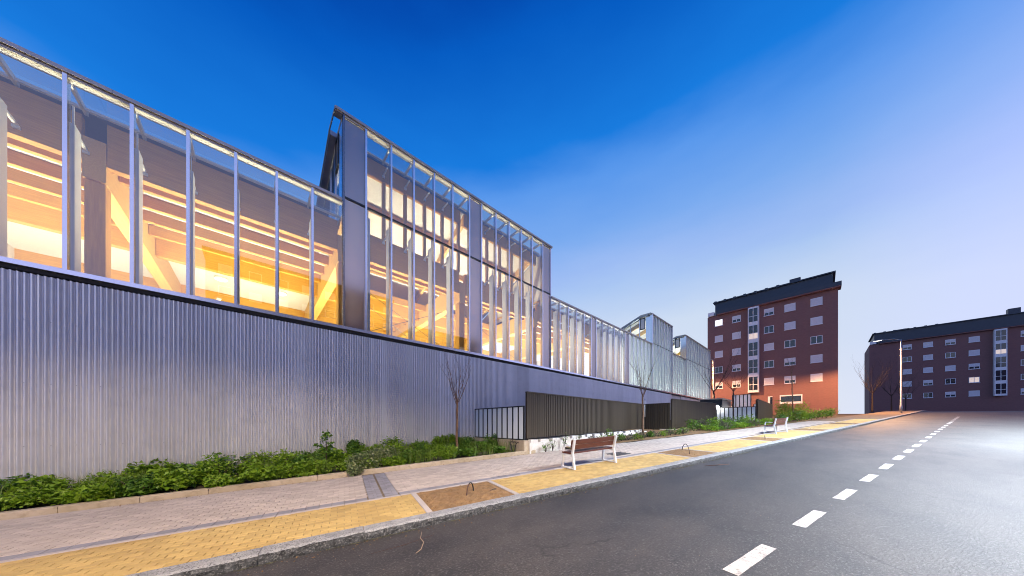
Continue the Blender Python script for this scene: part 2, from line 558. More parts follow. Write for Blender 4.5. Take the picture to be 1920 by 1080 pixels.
Q_KERB, Q_Y0, Q_Y1, Q_B1, Q_G1 = 4.60, 4.86, 6.16, 6.24, 6.44     # kerb face, yellow strip, white edging, grey course
Q_OPP = -3.2


def strip(name, s0, s1, q0, q1, z, mat_, step=4.0, xf=gnd(0)):
    n = max(1, int((s1 - s0) / step))
    b = MB(xf)
    for i in range(n):
        a, c = s0 + (s1 - s0) * i / n, s0 + (s1 - s0) * (i + 1) / n
        b.add([(a, q0, z), (c, q0, z), (c, q1, z), (a, q1, z)], [(0, 1, 2, 3)])
    return b.build(name, mat_)


def q_in(s):
    """Inner edge of the pavement (outer foot of the planter edging)."""
    pts = [(-12, 8.86), (-2, 8.86), (6, 8.92), (9, 8.80), (17, 8.55), (32, 8.05), (60, 7.6), (140, 7.6)]
    for (a, qa), (c, qc) in zip(pts, pts[1:]):
        if s <= c: return qa + (qc - qa) * (s - a) / (c - a)
    return 7.6


structure(strip('road', -40, 320, Q_OPP - .02, Q_KERB + .02, -KERB_H, M['asphalt']))

# pavement base (joint sand shows between the pavers)
b = MB(gnd(0))
ss = np.arange(-14, 141, 2.0)
for a, c in zip(ss, ss[1:]):
    b.add([(a, Q_KERB + .1, -.012), (c, Q_KERB + .1, -.012), (c, q_in(c) + .02, -.012), (a, q_in(a) + .02, -.012)], [(0, 1, 2, 3)])
pavement = structure(b.build('pavement', M['joint']))

# tree pits in the yellow strip
PITS = [(1.30, 2.95), (9.72, 11.25), (16.2, 17.75), (23.4, 25.0), (31.0, 32.6)]


def in_pit(s, pad=.10):
    return any(a - pad < s < c + pad for a, c in PITS)


# yellow running-bond pavers, 200 x 100 mm
J = .003
cells = []
for r in range(13):
    q = Q_Y0 + .1 * r
    off = .1 * (r % 2)
    for k in range(-60, 200):
        s = k * .2 + off
        spans = [(s, s + .2)]
        for a, c in PITS:
            a -= .10; c += .10
            nx = []
            for u, w in spans:
                if w <= a or u >= c: nx.append((u, w))
                else:
                    if u < a - .02: nx.append((u, a))
                    if w > c + .02: nx.append((c, w))
            spans = nx
        for u, w in spans:
            if w - u > .03: cells.append((u, w, q))
cells.sort(key=lambda t: abs(t[0] + .5) if t[0] > -1.7 else 99 + abs(t[0]))
rest = MB(gnd(0))
pmesh = None
pv = random.Random(3)
sl = .9798 * GA - .2 * GB
for i, (u, w, q) in enumerate(cells):
    dz = pv.uniform(-.0015, .0015)
    if i < 290:
        bb = MB(gnd(0)); bb.bevbox(u + J, w - J, q + J, q + .1 - J, -.03, dz, .004)
        bb.build('paver', M['yellow'], pavement)
    else:
        rest.bevbox(u + J, w - J, q + J, q + .1 - J, -.03, dz, .004)
tag(rest.build('yellow_paver_field', M['yellow'], pavement), kind='stuff')

# beige pavers and grey course
rest = MB(gnd(0)); dark = MB(gnd(0))
BAND = (.42, .98)
for r in range(28):
    q = Q_G1 + .1 * r
    off = .1 * (r % 2)
    for k in range(-60, 175):
        s = k * .2 + off
        if q + .1 > q_in(s) + .01: continue
        dz = pv.uniform(-.002, .002)
        spans = [(s, s + .2)]
        a, c = BAND
        if s + .2 > a and s < c:
            spans = [(u, w) for u, w in ((s, a), (c, s + .2)) if w - u > .02 and w - u <= .2]
        if 8.15 < s + .1 < 8.95 and 6.5 < q + .05 < 7.15:
            continue
        for u, w in spans:
            rest.bevbox(u + J, w - J, q + J, q + .1 - J, -.03, dz, .004)
tag(rest.build('beige_paver_field', M['grey_pav'], pavement), kind='stuff')
n = 0
for k in range(-30, 90):
    s = k * .2
    if BAND[0] - .15 < s < BAND[1]: continue
    bb = MB(gnd(0)); bb.bevbox(s + J, s + .2 - J, Q_B1 + .004, Q_G1 - J, -.03, pv.uniform(-.002, .002), .004)
    bb.build('grey_paver', M['dark_pav'], pavement)
for r in range(25):
    q = Q_B1 + .004 + r * .1
    if q + .1 > 8.86: break
    for u, w in ((BAND[0], BAND[0] + .26), (BAND[1] - .26, BAND[1])):
        mid = (u + w) / 2 + (.03 if r % 2 else -.03)
        for a, c in ((u, mid), (mid, w)):
            bb = MB(gnd(0)); bb.bevbox(a + J, c - J, q + J, q + .1 - J, -.03, pv.uniform(-.002, .002), .004)
            bb.build('grey_paver', M['dark_pav'], pavement)
# concrete edging between yellow strip and walkway, and round the pits
b = MB(gnd(0))
for k in range(-12, 40):
    b.bevbox(k * 1.0 + .003, k * 1.0 + .997, Q_Y1 + .003, Q_B1 - .001, -.05, .006, .006)
tag(b.build('edging_strip', M['kerb_top'], pavement), kind='stuff')
far_b = MB(gnd(0)); far_b.add([(35, Q_Y0, -.002), (140, Q_Y0, -.002), (140, 7.6, -.002), (35, 7.6, -.002)], [(0, 1, 2, 3)])
far_b.build('far_paving', M['grey_pav'], pavement)

# granite kerb, one stone after another, rough face
kerb = structure(link('kerb', None))
kr = random.Random(5)
s = -14.0
while s < 100:
    ln = kr.uniform(.85, 1.25) if s < 30 else 3.0
    s1 = s + ln
    nseg = 14 if s < 12 else (6 if s < 30 else 1)
    b = MB(gnd(0))
    zt = kr.uniform(-.004, .006)
    prof = []
    for i in range(nseg + 1):
        u = s + .004 + (ln - .008) * i / nseg
        jt = .012 if 0 < i < nseg else .016
        row = [(u, Q_KERB + .26, -.2), (u, Q_KERB + .25, zt), (u, Q_KERB + .05 + kr.uniform(-.004, .004), zt + kr.uniform(-.002, .002)),
               (u, Q_KERB + .018 + kr.uniform(-jt, jt) * .6, zt - .018 + kr.uniform(-.006, .006)),
               (u, Q_KERB + kr.uniform(-jt, jt), zt - .06), (u, Q_KERB + kr.uniform(-jt, jt), zt - .10), (u, Q_KERB - .005, -.25)]
        prof += row
    m_ = 7
    fc = []
    for i in range(nseg):
        for k in range(m_ - 1):
            fc.append((i * m_ + k, (i + 1) * m_ + k, (i + 1) * m_ + k + 1, i * m_ + k + 1)[::-1])
    fc.append(tuple(range(m_))); fc.append(tuple(nseg * m_ + k for k in range(m_ - 1, -1, -1)))
    b.add(prof, fc)
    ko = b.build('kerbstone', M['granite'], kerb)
    ko.data.materials.append(M['granite_face'])  # darker, speckled granite for the polygons towards the road
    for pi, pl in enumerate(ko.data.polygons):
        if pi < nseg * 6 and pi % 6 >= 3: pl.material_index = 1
    s = s1

# opposite pavement and kerb
opp = structure(strip('opposite_pavement', -40, 320, Q_OPP - 6, Q_OPP - .15, 0, M['grey_pav']))
b = MB(gnd(0))
for k in range(-40, 200, 2):
    b.bevbox(k + .005, k + 1.995, Q_OPP - .16, Q_OPP, -.25, .004, .01)
okerb = b.build('opposite_kerb', M['granite']); structure(okerb)

# white centre dashes
dash = 0
for k in range(-4, 22):
    s0 = 3.62 + k * 2.17
    b = MB(gnd(0)); e = random.Random(k)
    n = 7
    up = [(s0 + 1.06 * i / n, 1.51 + e.uniform(-.003, .003), -KERB_H + .005) for i in range(n + 1)]
    lo = [(s0 + 1.06 * i / n, 1.36 + e.uniform(-.003, .003), -KERB_H + .005) for i in range(n + 1)]
    b.add(lo + up, [(i, i + 1, n + 2 + i, n + 1 + i) for i in range(n)])
    structure(b.build('road_marking', M['paint']))


# planter edging: beige stones on edge
pk = structure(link('planter_edging', None))
s = -13.6
while s < 6.2:
    s1 = min(s + 1.0, 6.35)
    b = MB(gnd(0))
    b.add([(s + .004, q_in(s), -.1), (s1 - .004, q_in(s1), -.1), (s1 - .004, q_in(s1) + .14, -.1), (s + .004, q_in(s) + .14, -.1),
           (s + .004, q_in(s), .105), (s1 - .004, q_in(s1), .105), (s1 - .004, q_in(s1) + .14, .12), (s + .004, q_in(s) + .14, .12),
           (s + .004, q_in(s) + .02, .12), (s1 - .004, q_in(s1) + .02, .12)],
          [(0, 1, 5, 4), (4, 5, 9, 8), (8, 9, 6, 7), (1, 2, 6, 9, 5), (0, 4, 8, 7, 3), (2, 3, 7, 6)])
    b.build('edging_stone', M['planter_stone'], pk)
    s = s1
# soil beds
b = MB()
for x in range(-16, 8, 2):
    x1 = x + 2 if x + 2 < 8 else 7.55
    def fr(xx):
        # y of the planter edging inner line at this x
        s_ = SQ(xx, 9.0)[0]
        q_ = q_in(s_) + .12
        return (q_ - QX * xx) / QY
    b.add([(x, fr(x), G(x, fr(x)) + .06), (x1, fr(x1), G(x1, fr(x1)) + .06), (x1, 11.1, G(x1, 11.1) + .12), (x, 11.1, G(x, 11.1) + .12)], [(0, 1, 2, 3)])
structure(b.build('planter_soil', M['earth']))
b = MB()
for i in range(16):
    s0, s1 = 8.2 + i * 1.8, 8.2 + (i + 1) * 1.8
    p = [RQ(s0, q_in(s0)), RQ(s1, q_in(s1))]
    b.add([(p[0][0], p[0][1], G(*p[0]) + .015), (p[1][0], p[1][1], G(*p[1]) + .015), (p[1][0], 11.0, G(p[1][0], 11.0) + .1), (p[0][0], 11.0, G(p[0][0], 11.0) + .1)], [(0, 1, 2, 3)])
structure(b.build('verge_soil', M['soil']))

# tree pits: soil bed, edging bars
for i, (a, c) in enumerate(PITS):
    b = MB(gnd(0))
    e = random.Random(40 + i)
    nx, ny = (26, 20) if i == 0 else (12, 10)
    pts = []
    for y in range(ny + 1):
        for x in range(nx + 1):
            edge = min(x, y, nx - x, ny - y)
            pts.append((a + (c - a) * x / nx, Q_Y0 + (Q_Y1 - Q_Y0) * y / ny, -.006 + (.0 if edge == 0 else e.uniform(-.003, .026) + .014 * min(edge, 4) / 4)))
    b.add(pts, [(y * (nx + 1) + x, y * (nx + 1) + x + 1, (y + 1) * (nx + 1) + x + 1, (y + 1) * (nx + 1) + x) for y in range(ny) for x in range(nx)])
    pit = structure(b.build('tree_pit', M['soil']))
    for u, w in ((a - .10, a), (c, c + .10)):
        bb = MB(gnd(0)); bb.bevbox(u, w, Q_Y0, Q_Y1, -.06, .008, .006)
        bb.build('pit_edging', M['kerb_top'], pit)
    # clods
    bb = MB(gnd(0))
    for k in range(150 if i == 0 else 30):
        x, y, r = e.uniform(a + .05, c - .05), e.uniform(Q_Y0 + .05, Q_Y1 - .05), e.uniform(.006, .022)
        bb.add([(x - r, y, .0), (x, y - r, .002), (x + r, y, .0), (x, y + r, .002), (x + r * .2, y, r * .9 + .014)],
               [(0, 1, 4), (1, 2, 4), (2, 3, 4), (3, 0, 4)])
    tag(bb.build('soil_clods', M['soil'], pit), kind='stuff')

# ================================================================== GLASS PAVILION
FY = 11.0                                   # facade plane
Z_SILL, Z_LOW, Z_TALL, Z_TRANS = 4.93, 9.31, 12.29, 9.45
X0, X_T1, X_T1E, X_U, X_T2, X_T2E, X_T3, X_T3E = -7.0, 2.22, 13.05, 23.2, 27.96, 33.26, 37.8, 48.4
pav = root('glass_pavilion', (20, 16, 0.5), 'long glass and corrugated metal pavilion with lit timber interior and raised lanterns', 'building')

# --- corrugated zinc base, sheet by sheet (76 mm pitch, 12 waves a sheet)
PITCH, WAVES, AMP = .076, 12, .029
SW = PITCH * WAVES


def sheet_mesh(zl, zr, ztop):
    b = MB()
    n = WAVES * 8
    lo, hi = [], []
    for i in range(n + 1):
        x = SW * i / n
        y = -AMP * math.cos(2 * math.pi * i / 8.0)
        lo.append((x, y, zl + (zr - zl) * i / n)); hi.append((x, y, ztop))
    b.add(lo + hi, [(i, i + 1, n + 2 + i, n + 1 + i) for i in range(n)])
    return b.mesh('cladding_sheet', M['zinc'], True)


screwm = MB()
x = X0
while x < 32.8:
    zl, zr = G(x, FY) - .25, G(x + SW, FY) - .25
    o = put('cladding_sheet', sheet_mesh(zl, zr, Z_SILL - .115), pav, (x, FY, 0))
    for zz in (1.25, 2.55, 3.85):
        for k in (2, 6, 10):
            sx, sy, sz = x + PITCH * (k), FY - AMP, zz
            screwm.tube([(sx, sy + .004, sz), (sx, sy - .006, sz)], .009, 6)
    x += SW
tag(screwm.build('fixing_screws', M['galv'], pav), kind='stuff')
MB().box(X0, 32.95, FY + .03, FY + .10, G(X0, FY) - .3, Z_SILL - .005).build('backing_wall', M['black'], pav)
# end cheek of the metal base
MB().box(32.95, 33.02, FY - .03, FY + .6, 2.3, Z_SILL - .02).build('end_cheek', M['zinc'], pav)

# sill in lengths
for a in np.arange(X0, 48.4, 2.62):
    e = min(a + 2.616, X_T3E)
    MB().box(a, e, FY - .075, FY + .12, Z_SILL, Z_SILL + .10).build('sill', M['alu'], pav)
MB().box(X0, X_T3E, FY - .02, FY + .3, Z_SILL - .09, Z_SILL - .004).build('gap_shade_strip', M['black'], pav)  # black strip standing in for the shade between sill and cladding

# --- glazing grid
GRID = []                                   # (x0, x1, kind, tall)
x = X_T1 - .875 * 11
for k in range(11):
    GRID.append((x, x + .875, 'glass', False)); x += .875
x = X_T1
for w, kind in [(.70, 'etched')] + [(.875, 'glass')] * 5 + [(.685, 'etched')] + [(.872, 'glass')] * 5 + [(.72, 'etched')]:
    GRID.append((x, x + w, kind, True)); x += w
X_T1E = x
x2 = x
for w, kind in [(.875, 'glass')] * 5 + [(.66, 'etched')] + [(.875, 'glass')] * 5 + [(.66, 'etched')]:
    GRID.append((x2, x2 + w, kind, False)); x2 += w
X_U = x2

mull_cache = {}


def mullion(x, ztop, dark=False):
    key = (round(ztop, 2), dark)
    if key not in mull_cache:
        b = MB(); b.box(-.03, .03, -.07, .10, Z_SILL + .1, ztop)
        mull_cache[key] = b.mesh('mullion', M['alu_dark'] if dark else M['alu'])
    return put('mullion', mull_cache[key], pav, (x, FY, 0))


post_cache = {}


def inner_post(x, ztop, levels):
    """White steel post behind the mullion with bracket arms back to the timber."""
    key = (round(ztop, 2), tuple(levels))
    if key not in post_cache:
        b = MB(); b.box(-.045, .045, .14, .46, Z_SILL - .3, ztop); b.box(-.012, .012, .24, .27, ztop, ztop + .45)
        c = MB()
        for z in levels:
            c.box(-.022, .022, .43, .92, z, z + .06)
            c.box(-.05, .05, .86, .92, z - .06, z - .002)
        post_cache[key] = (b.mesh('steel_post', M['white_steel']), c.mesh('bracket', M['white_steel']))
    p = put('steel_post', post_cache[key][0], pav, (x + .02, FY, 0))
    c = link('bracket', post_cache[key][1], p)
    return p


def pane(x0, x1, z0, z1, kind):
    b = MB(); b.box(x0 + .032, x1 - .032, FY + .0, FY + .014, z0 + .02, z1 - .02)
    return b.build('pane', M[kind], pav)


for i, (a, c, kind, tall) in enumerate(GRID):
    zt = Z_TALL if tall else Z_LOW
    if tall:
        pane(a, c, Z_SILL + .1, Z_TRANS - .03, kind); pane(a, c, Z_TRANS + .03, zt - .12, kind)
        MB().box(a + .031, c - .031, FY - .03, FY + .06, Z_TRANS - .03, Z_TRANS + .03).build('transom', M['alu_dark'], pav)
    else:
        pane(a, c, Z_SILL + .1, zt - .12, kind)
    # head: coping channel over a pale inner strip
    zt_ = zt
    hd = MB(); hd.box(a + .031, c - .031, FY - .05, FY + .10, zt_ - .12, zt_ - .06)
    hd.build('head_rail', M['white_steel'], pav)
    mt = zt if (tall or (i > 0 and GRID[i - 1][3])) else zt
    mullion(a, mt - .005)
    if kind == 'glass' and i > 0 and GRID[i - 1][2] == 'glass':
        inner_post(a, 9.2 if tall else (8.35 if a < 10 else 8.75), [Z_TALL - .62, 9.0] if tall else [8.25])
    elif kind == 'glass':
        inner_post(a + .12, 9.2 if tall else 8.35, [9.0] if tall else [8.25])
mullion(X_T1E, Z_TALL - .005)
mullion(X_T1, Z_TALL - .004)
mullion(X_U, Z_LOW - .005)

# copings
for a, c, zt in ((X0, X_T1 - .05, Z_LOW), (X_T1 - .25, X_T1E + .12, Z_TALL), (X_T1E + .06, X_T2 - .03, Z_LOW),
                 (X_T2 - .1, X_T2E + .1, Z_TALL - .1), (X_T2E + .06, X_T3 - .03, Z_LOW), (X_T3 - .1, X_T3E + .1, Z_TALL - .1)):
    nn = max(1, round((c - a) / 2.6))
    for k in range(nn):
        u, w = a + (c - a) * k / nn, a + (c - a) * (k + 1) / nn
        b = MB(); b.box(u + .002, w - .002, FY - .10, FY + .25, zt - .058, zt + .03)
        b.box(u + .002, w - .002, FY - .06, FY - .052, zt - .10, zt - .058)
        b.build('coping', M['gutter'], pav)

# roofs: low flat roof, lantern roofs falling back
MB().box(X0, X_T1 - .3, FY + 1.0, 34, Z_LOW - .05, Z_LOW - .001).build('roof_slab', M['roof'], pav)
MB().box(X_T1E + .15, X_T2 - .1, FY + 1.0, 34, Z_LOW - .05, Z_LOW - .001).build('roof_slab', M['roof'], pav)
MB().box(X_T2E + .12, X_T3 - .12, FY + .12, 34, Z_LOW - .05, Z_LOW - .001).build('roof_slab', M['roof'], pav)
MB().box(X0, X_T3E, 21, 34, Z_LOW - .09, Z_LOW - .052).build('roof_slab', M['roof'], pav)


# skylight strip between the facade head and the edge girder, bar by bar
for i, (a, c, kind, tall) in enumerate(GRID):
    zt = (Z_TALL if tall else Z_LOW) - .03
    MB().box(a + .03, c - .03, FY + .26, FY + .98, zt - .03, zt - .015).build('skylight_pane', M['glass'], pav)
    MB().box(a - .028, a + .028, FY + .12, FY + 1.0, zt - .11, zt + .012).build('skylight_bar', M['white_steel'], pav)
    MB().box(a + .03, c - .03, FY + .80, FY + .86, zt - .10, zt - .035).build('skylight_rail', M['white_steel'], pav)


def lantern(a, c, ztop, gable_open):
    prof = [(FY + .92, ztop - .002), (FY + 9.2, ztop - 3.07)]
    if not gable_open: prof = [(FY + .25, ztop - .002)] + prof
    th = .16
    b = MB()
    lo = [(y, z - th) for y, z in prof][::-1]
    poly = [(a - .24, y, z) for y, z in prof + lo]
    b.prism(poly[::-1], (c - a + .34, 0, 0))
    rf = b.build('lantern_roof', M['roof'], pav)
    # white lining
    lin = [(FY + .95, ztop - .20), (FY + 9.0, ztop - 3.17), (FY + 9.0, ztop - 3.20), (FY + .95, ztop - .23)]
    MB().prism([(a + .06, y, z) for y, z in lin][::-1], (c - a - .1, 0, 0)).build('lantern_lining', M['acoustic'], pav)
    # gable towards the street's lower end
    gx = a - .02
    b = MB(); b.prism([(gx, FY + .1, Z_LOW - .4), (gx, FY + .55, Z_LOW - .4), (gx, FY + .55, ztop - .17), (gx, FY + .1, ztop - .17)], (.05, 0, 0))
    b.build('gable_panel', M['alu'], pav)
    y0, y1, z0, z1 = FY + .60, FY + 1.10, ztop - 1.32, ztop - .24
    win = MB()
    win.box(gx - .03, gx + .05, y0, y0 + .06, z0, z1); win.box(gx - .03, gx + .05, y1 - .06, y1, z0, z1)
    win.box(gx - .03, gx + .05, y0 + .06, y1 - .06, z0, z0 + .06); win.box(gx - .03, gx + .05, y0 + .06, y1 - .06, z1 - .06, z1)
    wo = win.build('gable_window', M['alu_dark'], pav)
    MB().box(gx, gx + .012, y0 + .06, y1 - .06, z0 + .06, z1 - .06).build('pane', M['etched'], wo)
    MB().box(gx, gx + .014, y0, y1, Z_LOW - .3, z0 - .01).build('gable_pane', M['glass'], pav)
    yy = [FY + 1.14, FY + 2.05, FY + 3.6, FY + 5.6, FY + 8.0]
    for u, w in zip(yy, yy[1:]):
        zu, zw = ztop - .17 - max(0, (u - FY - .9)) * .37, ztop - .17 - max(0, (w - FY - .9)) * .37
        b = MB(); b.prism([(gx, u + .02, Z_LOW - .3), (gx, w - .02, Z_LOW - .3), (gx, w - .02, zw - .02), (gx, u + .02, zu - .02)], (.014, 0, 0))
        b.build('gable_pane', M['gable_glass' if gable_open else 'glass'], pav)
        MB().box(gx - .03, gx + .04, u - .03, u + .018, Z_LOW - .3, zu).build('gable_mullion', M['alu'], pav)
    # raking trim
    b = MB(); b.prism([(a - .27, y, z) for y, z in [(FY - .06, ztop - .07), (FY + .9, ztop - .07), (FY + 9.2, ztop - 3.14), (FY + 9.2, ztop - 3.0), (FY + .92, ztop + .04), (FY - .06, ztop + .04)]][::-1], (.03, 0, 0))
    b.build('verge_trim', M['gutter'], pav)
    # rafters inside, seen through the gable
    for k in range(3):
        xx = a + .6 + k * (c - a - 1.2) / 2
        raf = [(FY + .95, ztop - .23), (FY + 8.8, ztop - 3.13), (FY + 8.8, ztop - 3.45), (FY + .95, ztop - .60)]
        MB().prism([(xx, y, z) for y, z in raf][::-1], (.14, 0, 0)).build('rafter', M['wood_y'], pav)
    if not gable_open: return
    for k in range(1, 5):
        yq = FY + .95 + k * 1.55
        zq = ztop - .24 - (yq - FY - .95) * .37
        MB().box(a + .1, c - .1, yq, yq + .12, zq - .32, zq - .06).build('purlin', M['wood_x'], pav)
    MB().box(c - .12, c - .04, FY + .12, FY + 9.0, Z_LOW - .1, Z_LOW + .0).build('edge_beam', M['wood_y'], pav)
    b = MB(); b.prism([(c - .03, FY + .12, Z_LOW - .3), (c - .03, FY + 8.5, Z_LOW - .3), (c - .03, FY + .9, ztop - .2), (c - .03, FY + .12, ztop - .2)], (.03, 0, 0))
    b.build('end_gable', M['acoustic'], pav)


lantern(X_T1, X_T1E, Z_TALL, True)
lantern(X_T2, X_T2E, Z_TALL - .1, False)
lantern(X_T3, X_T3E, Z_TALL - .1, False)

# --- timber interior of the hall
GY = FY + .92
HZ0, HZ1 = 8.06, 9.12
FRAMES = [-8.2, -2.9, 2.40, 7.52, 12.75]
for a, c in zip(FRAMES + [18.0], FRAMES[1:] + [18.0, 23.1]):
    MB().box(a + .18, c - .18, GY, GY + .20, HZ0, HZ1).build('edge_girder', M['wood_x'], pav)
    MB().box(a + .18, c - .18, GY + 4.6, GY + 4.84, HZ0 - .15, HZ1 - .25).build('girder', M['wood_x'], pav)
    MB().box(a + .18, c - .18, GY + 9.4, GY + 9.64, HZ0 - .55, HZ1 - .25).build('girder', M['wood_x'], pav)
    lant = 2.0 < a < 12.0
    for k in range(4):
        y = GY + .82 + k * .95
        if lant and k in (1, 2): continue
        MB().box(a + .18, c - .18, y, y + .14, HZ0 + .18, HZ0 + .52).build('purlin', M['wood_x'], pav)
    if lant:
        for k in range(4):
            y = GY + 5.6 + k * .95
            MB().box(a + .18, c - .18, y, y + .14, HZ0 + .18, HZ0 + .52).build('purlin', M['wood_x'], pav)
    for k in range(1 if lant else 0, 2):
        u, w = GY + .21 + k * 4.85, GY + 4.59 + k * 4.8
        MB().box(a + .02, c - .02, u, w, HZ0 + .53, HZ0 + .57).build('ceiling_panel', M['acoustic'], pav)
    MB().box(a + .02, c - .02, GY + 9.9, 30, HZ0 + .53, HZ0 + .57).build('ceiling_panel', M['acoustic'], pav)
    MB().box(a + .18, c - .18, GY + 14, GY + 14.2, HZ0 - .6, HZ0 + .5).build('girder', M['wood_x'], pav)
for k, a in enumerate(FRAMES + [18.0]):
    MB().box(a - .17, a + .17, GY - .02, 30, HZ0 - .42, HZ1 - .5).build('cross_beam', M['wood_y'], pav)
    MB().box(a - .15, a + .15, GY + .03, GY + .40, 1.5, HZ0 - .43).build('timber_post', M['wood_z'], pav)
# lantern: upper girder and hangers
for a, c in ((2.40, 7.52), (7.52, 12.9)):
    MB().box(a + .1, c - .1, GY, GY + .16, Z_TALL - .82, Z_TALL - .20).build('lantern_girder', M['wood_x'], pav)
for x in np.arange(3.85, 12.5, .873):
    MB().box(x - .06, x + .06, GY + .02, GY + .14, HZ1, Z_TALL - .83).build('lantern_stud', M['wood_z'], pav)
# open well in the ceiling under the lantern is bridged by ties
for (p, q) in (((2.7, GY + .5, 7.4), (7.3, GY + .5, 5.1)), ((2.7, GY + .5, 5.1), (7.3, GY + .5, 7.4)),
               ((7.8, GY + .5, 7.4), (12.5, GY + .5, 5.1)), ((3.2, GY + 2.2, 7.5), (7.2, GY + 4.4, 6.4))):
    MB().tube([p, q], .011, 6).build('tie_rod', M['iron'], pav)
# inner walls, floor and back
MB().box(X0, 23.2, FY + .55, FY + .75, 0.2, Z_SILL - .45).build('inner_wall', M['plaster'], pav)
MB().box(X0 - .2, X0, FY, 34, -.6, Z_LOW).build('end_wall', M['plaster'], pav)
MB().box(X0, 48.4, 30.0, 30.2, 0, Z_LOW - .1).build('rear_wall', M['wood_x'], pav)
MB().box(X0, 23.2, FY + .76, 30, .1, .2).build('hall_floor', M['plaster'], pav)
MB().box(23.15, 23.25, FY + .6, 30, .2, Z_LOW - .06).build('cross_wall', M['acoustic'], pav)

# --- pleated channel glass of the far bays
PL = .742


def pleats(a, c, z0, z1):
    n = round((c - a) / PL)
    w = (c - a) / n
    for k in range(n):
        x = a + k * w
        b = MB()
        pr = [(x + .002, FY - .02), (x + w * .52, FY - .02), (x + w * .66, FY + .26), (x + w * .86, FY + .26), (x + w - .002, FY - .02)]
        bk = [(px, py + .02) for px, py in pr]
        nn = len(pr)
        pts = [(px, py, z0) for px, py in pr] + [(px, py, z1) for px, py in pr] + [(px, py, z0) for px, py in bk] + [(px, py, z1) for px, py in bk]
        fc = [(i, i + 1, nn + i + 1, nn + i) for i in range(nn - 1)] + [(2 * nn + i + 1, 2 * nn + i, 3 * nn + i, 3 * nn + i + 1) for i in range(nn - 1)]
        b.add(pts, fc)
        b.build('channel_pane', M['channel'], pav)
        if k: MB().box(x - .022, x + .022, FY - .075, FY - .022, z0, z1).build('channel_fin', M['alu'], pav)


ZB = Z_SILL + .1
pleats(X_U + .05, X_T2 - .06, ZB, Z_LOW - .08)
pleats(X_T2 + .06, X_T2E - .06, ZB, Z_TRANS - .03); pleats(X_T2 + .06, X_T2E - .06, Z_TRANS + .03, Z_TALL - .18)
pleats(X_T2E + .06, X_T3 - .06, ZB, Z_LOW - .08)
pleats(X_T3 + .06, X_T3E - .06, ZB, Z_TRANS - .03); pleats(X_T3 + .06, X_T3E - .06, Z_TRANS + .03, Z_TALL - .18)
for a, c in ((X_T2, X_T2E), (X_T3, X_T3E)):
    MB().box(a + .06, c - .06, FY + .0, FY + .05, Z_TRANS - .03, Z_TRANS + .03).build('transom', M['alu_dark'], pav)
for x, zt in ((X_T2, Z_TALL - .1), (X_T2E, Z_TALL - .1), (X_T3, Z_TALL - .1), (X_T3E, Z_TALL - .1)):
    MB().box(x - .055, x + .055, FY - .09, FY + .12, Z_SILL + .1, zt - .06).build('corner_post', M['alu'], pav)
MB().box(X_U + .05, 48.3, FY + 2.2, FY + 2.35, 3.0, Z_LOW - .1).build('inner_wall', M['acoustic'], pav)
MB().box(X_U + .05, 48.3, FY + .2, FY + 2.2, Z_SILL - .25, Z_SILL - .15).build('ledge', M['plaster'], pav)
MB().box(X_T3E - .06, X_T3E, FY + .1, 30, 2.0, Z_LOW).build('end_wall', M['plaster'], pav)
# undercroft wall below the far bays: pale render blocks
for k, (a, c) in enumerate(((33.03, 36.2), (36.25, 39.5), (39.55, 43.0), (43.05, 48.4))):
    MB().box(a, c, FY + .1 - (.06 if k % 2 else 0), FY + .5, 2.0, Z_SILL - .095).build('undercroft_panel', M['plaster'], pav)

# --- interior luminaires (the building is lit from inside)
def area(name, loc, size, size_y, energy, color, direction):
    l = bpy.data.lights.new(name, 'AREA')
    l.shape = 'RECTANGLE'; l.size, l.size_y = size, size_y
    l.energy = energy; l.color = color
    o = link(name, l, None, loc)
    o.rotation_euler = Vector(direction).to_track_quat('-Z', 'Y').to_euler()
    return o


WARM = (1.0, .89, .62)
WARM2 = (1.0, .80, .58)
ORD = ['first', 'second', 'third', 'fourth', 'fifth', 'sixth', 'seventh', 'eighth']


def uplight(x, y, z, ln, energy, color, label, direction=(0, .25, 1)):
    t = root('uplight', (x, y, z), label, 'light fitting', 'linear uplights inside the pavilion')
    b = MB(); b.box(x - ln / 2, x + ln / 2, y - .08, y + .08, z - .10, z - .02)
    b.build('housing', M['white_steel'], t)
    MB().box(x - ln / 2 - .03, x - ln / 2 - .001, y - .09, y + .09, z - .11, z + .01).build('end_cap', M['alu'], t)
    MB().box(x + ln / 2 + .001, x + ln / 2 + .03, y - .09, y + .09, z - .11, z + .01).build('end_cap', M['alu'], t)
    lo = area('lamp', (x, y, z + .03), ln, .14, energy, color, direction)
    lo.parent = t; lo.matrix_parent_inverse = parent_inv(t)
    return t


k = 0
for i, x in enumerate((-5.5, -.3, 4.9, 10.2, 15.5, 20.6)):
    wc, we = (WARM, 660) if i < 4 else ((.97, .98, 1.0), 760)
    uplight(x, FY + 3.2, 4.2, 3.6, we, wc, 'linear uplight behind the parapet, %s bay of the timber hall, front row' % ORD[i])
    uplight(x, FY + 8.4, 4.0, 3.6, we * .24, wc, 'linear uplight behind the parapet, %s bay of the timber hall, back row' % ORD[i])
for i, (x, ln, e) in enumerate(((25.5, 4.2, 380), (30.6, 4.6, 400), (35.5, 4.0, 360), (43.0, 9.0, 900))):
    uplight(x, FY + .9, Z_SILL - .02, ln, e, (.97, 1.0, .90), 'linear uplight at the foot of the channel glass, %s far bay' % ORD[i], (0, -.15, 1))

